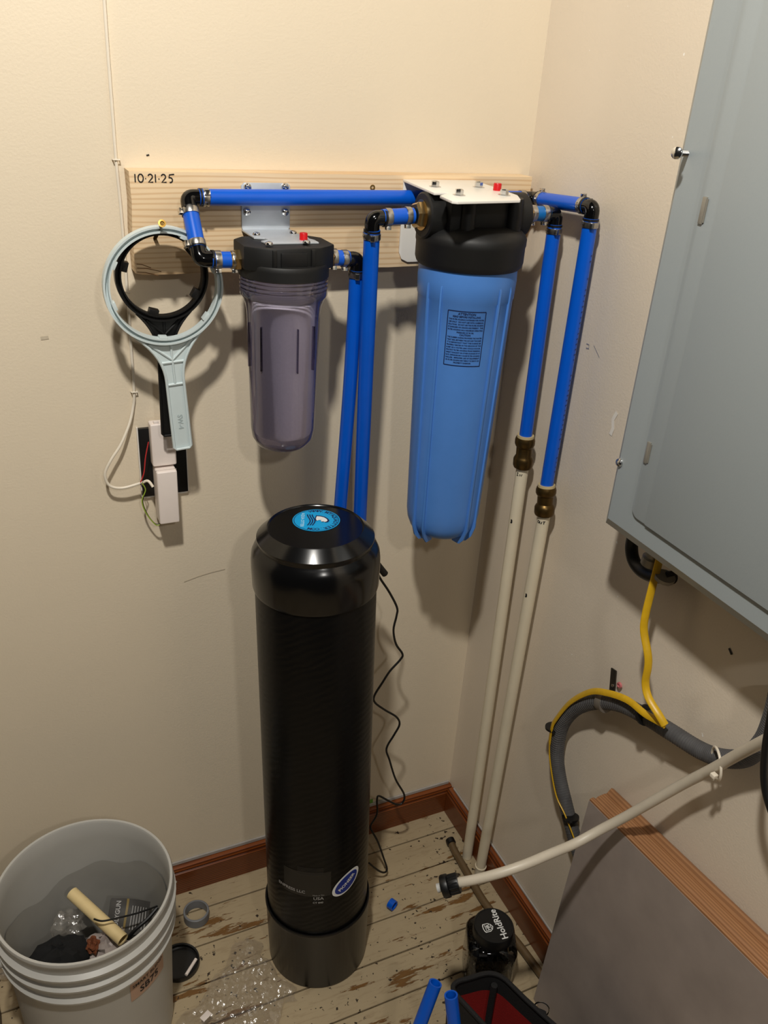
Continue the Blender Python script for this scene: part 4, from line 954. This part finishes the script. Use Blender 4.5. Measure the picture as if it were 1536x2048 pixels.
for i in range(6): stroke(mb, [(-.022+.005*j, -.004-.005*i) for j in range(9)], .0012, lambda u, v: pkf(u, v, .0012))
obj('package_lettering', mb, GREYI, pk)
mb = MB(); stroke(mb, [(-.03+.006*j, .006) for j in range(11)], .004, lambda u, v: pkf(u, v, .0012)); obj('gold_stripe', mb, plain('dull_gold', S(130, 110, 60), .4), pk)
tag(obj('black_tie_wire', MB().tube(smooth_pts([at(x, y, Z=z) for x, y, z in ((188, 1838, .275), (205, 1842, .278), (235, 1836, .275), (275, 1826, .268), (315, 1812, .262))], 6), .0016, 8), BLACK), 'thin black wire lying across the cut cream pipe in the bucket', 'wire')
tag(obj('black_strap', MB().tube(smooth_pts([at(x, y, Z=z) for x, y, z in ((315, 1815, .258), (295, 1838, .25), (270, 1860, .24), (255, 1878, .225))], 6), .0034, 8), BLACK), 'thicker black strap lying inside the bucket beside the printed package', 'strap')

# ================================================================== SMALL THINGS ON THE FLOOR
gr = at(390, 1818, Z=.012)
tag(obj('plastic_ring', MB().lathe([(.0225, .0005), (.0265, .0005), (.0268, .012), (.0268, .021), (.0255, .022), (.0228, .022), (.0225, .02), (.0225, .0005)], (gr.x, gr.y-.012, 0), seg=44, capa=False, capb=False), GREYPL), 'grey plastic ring standing open on the floor beside the bucket', 'ring')
lc = at(363, 1925, Z=.004); lc.x -= .004
tag(obj('jar_lid', MB().lathe([(0, .002), (.034, .002), (.0365, .004), (.0365, .011), (.0395, .012), (.0400, .004), (.0395, .0008), (0, .0006)], (lc.x, lc.y, 0), seg=52), BLACK), 'black plastic lid lying upturned on the floor next to the bucket', 'lid')
a, b = at(372, 1950, Z=.014), at(392, 1918, Z=.014)
tag(obj('white_stick', MB().tube([a, b], .0032, 10), WHITEPL), 'short white stick resting on the upturned black lid', 'stick')
# film of crumpled plastic
def on_floor(px, py): p_ = at(px, py, Z=.004); return p_
corners = [on_floor(345, 2060), on_floor(500, 1866), on_floor(600, 1990), on_floor(470, 2140)]
rnd = random.Random(11); N = 46
def hgt(u, v):
    h_ = 0
    for (fx_, fy_, p_, a_) in FR: h_ += a_*abs(math.sin(fx_*u*6.28+fy_*v*6.28+p_))
    return h_
FR = [(rnd.uniform(-4, 4), rnd.uniform(-4, 4), rnd.uniform(0, 6), .0045) for _ in range(5)]+[(rnd.uniform(-11, 11), rnd.uniform(-11, 11), rnd.uniform(0, 6), .0022) for _ in range(6)]
rows = []
for i in range(N+1):
    u = i/N; row = []
    for j in range(N+1):
        v = j/N; p_ = (corners[0]*(1-u)+corners[1]*u)*(1-v)+(corners[3]*(1-u)+corners[2]*u)*v
        edge = min(u, 1-u, v, 1-v); p_ = p_+Vector((rnd.uniform(-.001, .001), rnd.uniform(-.001, .001), 0))+Vector((.010*math.sin(v*19+u*5), .009*math.sin(u*17), 0))*(1-min(1, edge*8))
        p_.z = .0022+hgt(u, v)*min(1, edge*7+.12)+rnd.uniform(0, .0012); row.append(p_)
    rows.append(row)
TMP = Vector((TCX, TCY, 0))
for row in rows:
    for p_ in row:
        dv = Vector((p_.x-TCX, p_.y-TCY, 0)); 
        if dv.length < .107: dv = dv.normalized()*.107; p_.x, p_.y = TCX+dv.x, TCY+dv.y
        dv = Vector((p_.x-BC.x, p_.y-BC.y, 0))
        if dv.length < .134: dv = dv.normalized()*.134; p_.x, p_.y = BC.x+dv.x, BC.y+dv.y
tag(obj('plastic_film', MB().grid(rows, closed_u=False), FILM, ang=12), 'crumpled sheet of clear plastic film on the floor between bucket and tank', 'plastic film')
p_ = at(412, 2036, Z=.02)
tag(obj('paper_tag', MB().box((p_.x, p_.y, .0265), (.020, .012, .0012), .0003, Matrix.Rotation(.5, 3, 'Z')), WHITEPL), 'small white tag on the crumpled clear film', 'tag')
bcp = at(785, 1811, Z=.008)
blc = thing('blue_pipe_offcut', (bcp.x, bcp.y, 0), 'small blue offcut of pipe lying on the painted floor beside the tank', 'pipe offcut')
obj('offcut_wall', MB().lathe([(.0085, 0), (.0113, 0), (.0113, .013), (.0085, .0125), (.0085, 0)], (bcp.x-.004, bcp.y+.006, .0116), (.45, -.89, 0), 24, False, False).lathe([(.0085, .004), (0, .004)], (bcp.x-.004, bcp.y+.006, .0116), (.45, -.89, 0), 24, False, False), BLUE, blc)
crumb = at(408, 1800, Z=.002)
# brown tube along the right baseboard
bt = [at(x, y, Z=.0095) for x, y in ((905, 1682), (920, 1700), (942, 1738), (972, 1790), (1000, 1828), (1040, 1884), (1085, 1944), (1098, 1962))]
for i, p_ in enumerate(bt): p_.x -= .013 if 0 < i < 5 else .006
bt[0].z = .012
btt = thing('brown_hose', bt[3], 'brown vinyl hose lying on the floor along the right baseboard', 'hose')
obj('hose_wall', MB().tube(smooth_pts(bt, 6), .0085, 14), BROWNT, btt)
obj('black_end', MB().lathe([(.0105, 0), (.0108, .012), (.0085, .013)], bt[0]+(bt[0]-bt[1]).normalized()*.004, (bt[1]-bt[0]), 18), BLACK, btt)

# ================================================================== JAR
jc = Vector((-.136, -.424, 0)); JA = math.radians(-25)
jr = thing('screw_jar', jc, 'clear square jar of dark hardware with a round black screw lid', 'jar')
Rj = Matrix.Rotation(JA, 3, 'Z')
def sq(w, r, z): return [jc+Rj @ Vector((x, y, z)) for x, y in rrect(w, w, r, 5)]
lev = [(.084, .018, .0015), (.094, .022, .004), (.096, .022, .03), (.096, .022, .09), (.098, .024, .102), (.093, .026, .110), (.080, .030, .1155), (.070, .033, .118)]
rows = [sq(*l) for l in lev]
mb = MB().grid(rows); mb.f.append(tuple(reversed(range(len(rows[0]))))); obj('glass', mb, JARC, jr, ang=50)
lid = obj('lid', MB().lathe([(.034, .116), (.0395, .116), (.040, .119), (.040, .140), (.0385, .1425), (.036, .1425), (.0355, .1418), (0, .1418)], jc, seg=52), BLACK, jr)
lh_ = at(985, 1853, Z=.142)
ev = (at(972, 1822, Z=.142)-at(1000, 1882, Z=.142)); ev.z = 0; ev.normalize(); eu = ev.cross(Vector((0, 0, -1))).normalized()
# reading direction ev; letter-up towards the shield
up = Vector((0, 0, 1)).cross(ev)
jl = Vector((jc.x, jc.y, .1422))
def jf(u, v): return jl+ev*u+up*v
mb = MB(); put_text(mb, 'HoldRite', .0185, jf, .02, v0=-.0165)
def shield(k): return [(x*k, y*k) for x, y in ((-.0095, .0085), (-.006, .0105), (0, .0112), (.006, .0105), (.0095, .0085), (.0095, -.002), (.006, -.0075), (0, -.0105), (-.006, -.0075), (-.0095, -.002))]
so, si = shield(1.0), shield(.84); n = len(so)
mb.add([jf(x-.002, y+.013) for x, y in so]+[jf(x-.002, y+.013) for x, y in si], [(i, (i+1) % n, n+(i+1) % n, n+i) for i in range(n)])
put_text(mb, 'HR', .0098, jf, .03, u0=-.002, v0=.0098); stroke(mb, [(-.009, .0185), (.005, .0185)], .0012, jf); stroke(mb, [(-.009, .0072), (.005, .0072)], .0012, jf)
obj('lid_print', mb, WHITEI, lid)
rnd = random.Random(5); mb = MB()
for i in range(150):
    p_ = jc+Rj @ Vector((rnd.uniform(-.036, .036), rnd.uniform(-.036, .036), rnd.uniform(.008, .085)))
    ax = Vector((rnd.uniform(-1, 1), rnd.uniform(-1, 1), rnd.uniform(-1, 1))).normalized(); mb.tube([p_-ax*.008, p_+ax*.008], .0036, 6)
o_ = obj('hardware_fill', mb, plain('dark_hardware', S(34, 34, 36), .35, .3, var=.3), jr); o_['kind'] = 'stuff'

# ================================================================== TOOL BAG
tb = thing('tool_bag', (-.25, -.68, 0), 'red and black canvas tool bag with a steel D ring', 'tool bag')
RZ = .205
Q1, Q2, Q3 = at(890, 1968, Z=RZ), at(990, 1946, Z=RZ), at(1100, 2043, Z=RZ)
dside = (Q3-Q2).normalized(); Q3 = Q2+dside*.27; Q4 = Q1+(Q3-Q2)+(Q1-Q2)*.25
def bag_ring(scale, z, bulge=0, rc=.03):
    cs = [Q1, Q4, Q3, Q2]; cen = (Q1+Q2+Q3+Q4)/4; out = []
    for i in range(4):
        p, a, b = cs[i], cs[i-1], cs[(i+1) % 4]; da, db = (a-p).normalized()*rc, (b-p).normalized()*rc
        for k in range(9):
            t_ = k/8; out.append(p+da*(1-t_)**2+db*t_**2)
        for k in range(1, 6): out.append((p+db).lerp(b+(p-b).normalized()*rc, k/6))
    res = []
    for q_ in out:
        v_ = cen+(q_-cen)*scale; v_.z = z+bulge*math.exp(-((q_-Q2).length/.05)**2); res.append(v_)
    return res
out_r = [bag_ring(.90, .002), bag_ring(.97, .02), bag_ring(1.02, .12), bag_ring(1.0, RZ, .008)]
in_r = [bag_ring(.975, RZ, .008), bag_ring(.985, RZ-.042, .004)]
in2 = [bag_ring(.985, RZ-.042, .004), bag_ring(.98, .10), bag_ring(.90, .02)]
mb = MB().grid(out_r); mb.f.append(tuple(reversed(range(len(out_r[0]))))); obj('outer_shell', mb, BCANVAS, tb)
obj('inner_band', MB().grid(in_r), BCANVAS, tb)
mb = MB().grid(in2); k0 = 2*len(in2[0]); mb.f.append(tuple(k0+i for i in range(len(in2[0])))); obj('red_lining', mb, CANVAS, tb)
obj('rim_binding', MB().tube([q_+Vector((0, 0, .0015)) for q_ in bag_ring(.988, RZ, .008)], .0042, 8, closed=True), BCANVAS, tb)
cen = (Q1+Q2+Q3+Q4)/4
def seam(z, k): v_ = cen+(Q2+((Q1-Q2).normalized()+dside)*.0135-cen)*k; v_.z = z; return v_
obj('seam_strap', MB().tube([seam(RZ-.01, .965), seam(RZ-.05, .965), seam(.10, .955), seam(.03, .88)], .006, 8), BCANVAS, tb)
dr = at(1083, 2018, Z=.165)
obj('ring_tab', MB().box(dr+Vector((-.008, -.004, -.006)), (.026, .018, .016), .005, Matrix.Rotation(-.8, 3, 'Z')), BCANVAS, tb)
e1 = Vector((.75, -.6, .15)).normalized(); e2 = Vector((.1, .3, .95)).normalized()
q = [dr+e1*(.0135*math.cos(a)*1.0)+e2*(.0135*math.sin(a)) for a in [math.radians(-100+i*12) for i in range(24)]]
obj('d_ring', MB().tube(q, .0014, 8), CHROME, tb)
crumple('black_pouch', cen.lerp(Q2, .25)*1.0-Vector((0, 0, RZ-.075)), .036, .036, .036, 17, plain('black_cloth', S(10, 10, 11), .9), 'black pouch lying at the bottom of the red lined tool bag', 'pouch', .18)
def offcut(top, bot, label):
    ax = (bot-top).normalized(); L = (bot-top).length
    tag(obj('blue_pipe_length', MB().lathe([(.0086, .03), (.0086, .0), (.0113, 0), (.0113, L), (.0086, L)], top, ax, 26, False, True), BLUE), label, 'pipe', 'blue pipe lengths in the tool bag')
t1 = at(871, 1966, Z=.27); b1 = at(806, 2140, Z=.12)
offcut(t1, b1+(b1-t1)*.35, 'blue pipe length leaning outwards over the rim of the tool bag')
t2 = at(902, 1990, Z=.275); b2 = at(915, 2110, Z=.165)
offcut(t2, b2+(b2-t2)*.6, 'blue pipe length standing upright in the tool bag against its red lining')

# ================================================================== LEFT EDGE
p_ = at(3, 2040, Z=0)
tag(obj('dark_case', MB().box((p_.x-.060, p_.y-.055, .0605), (.122, .14, .12), .008), DARKBOX), 'dark maroon case standing on the floor to the side of the bucket', 'case')
p_ = at(14, 1938, Z=.02)
crumple('clear_scrap', (p_.x, p_.y, .022), .020, .018, .018, 33, FILM, 'crumpled clear plastic scrap on the floor behind the bucket handle', 'plastic scrap', .3, 20)
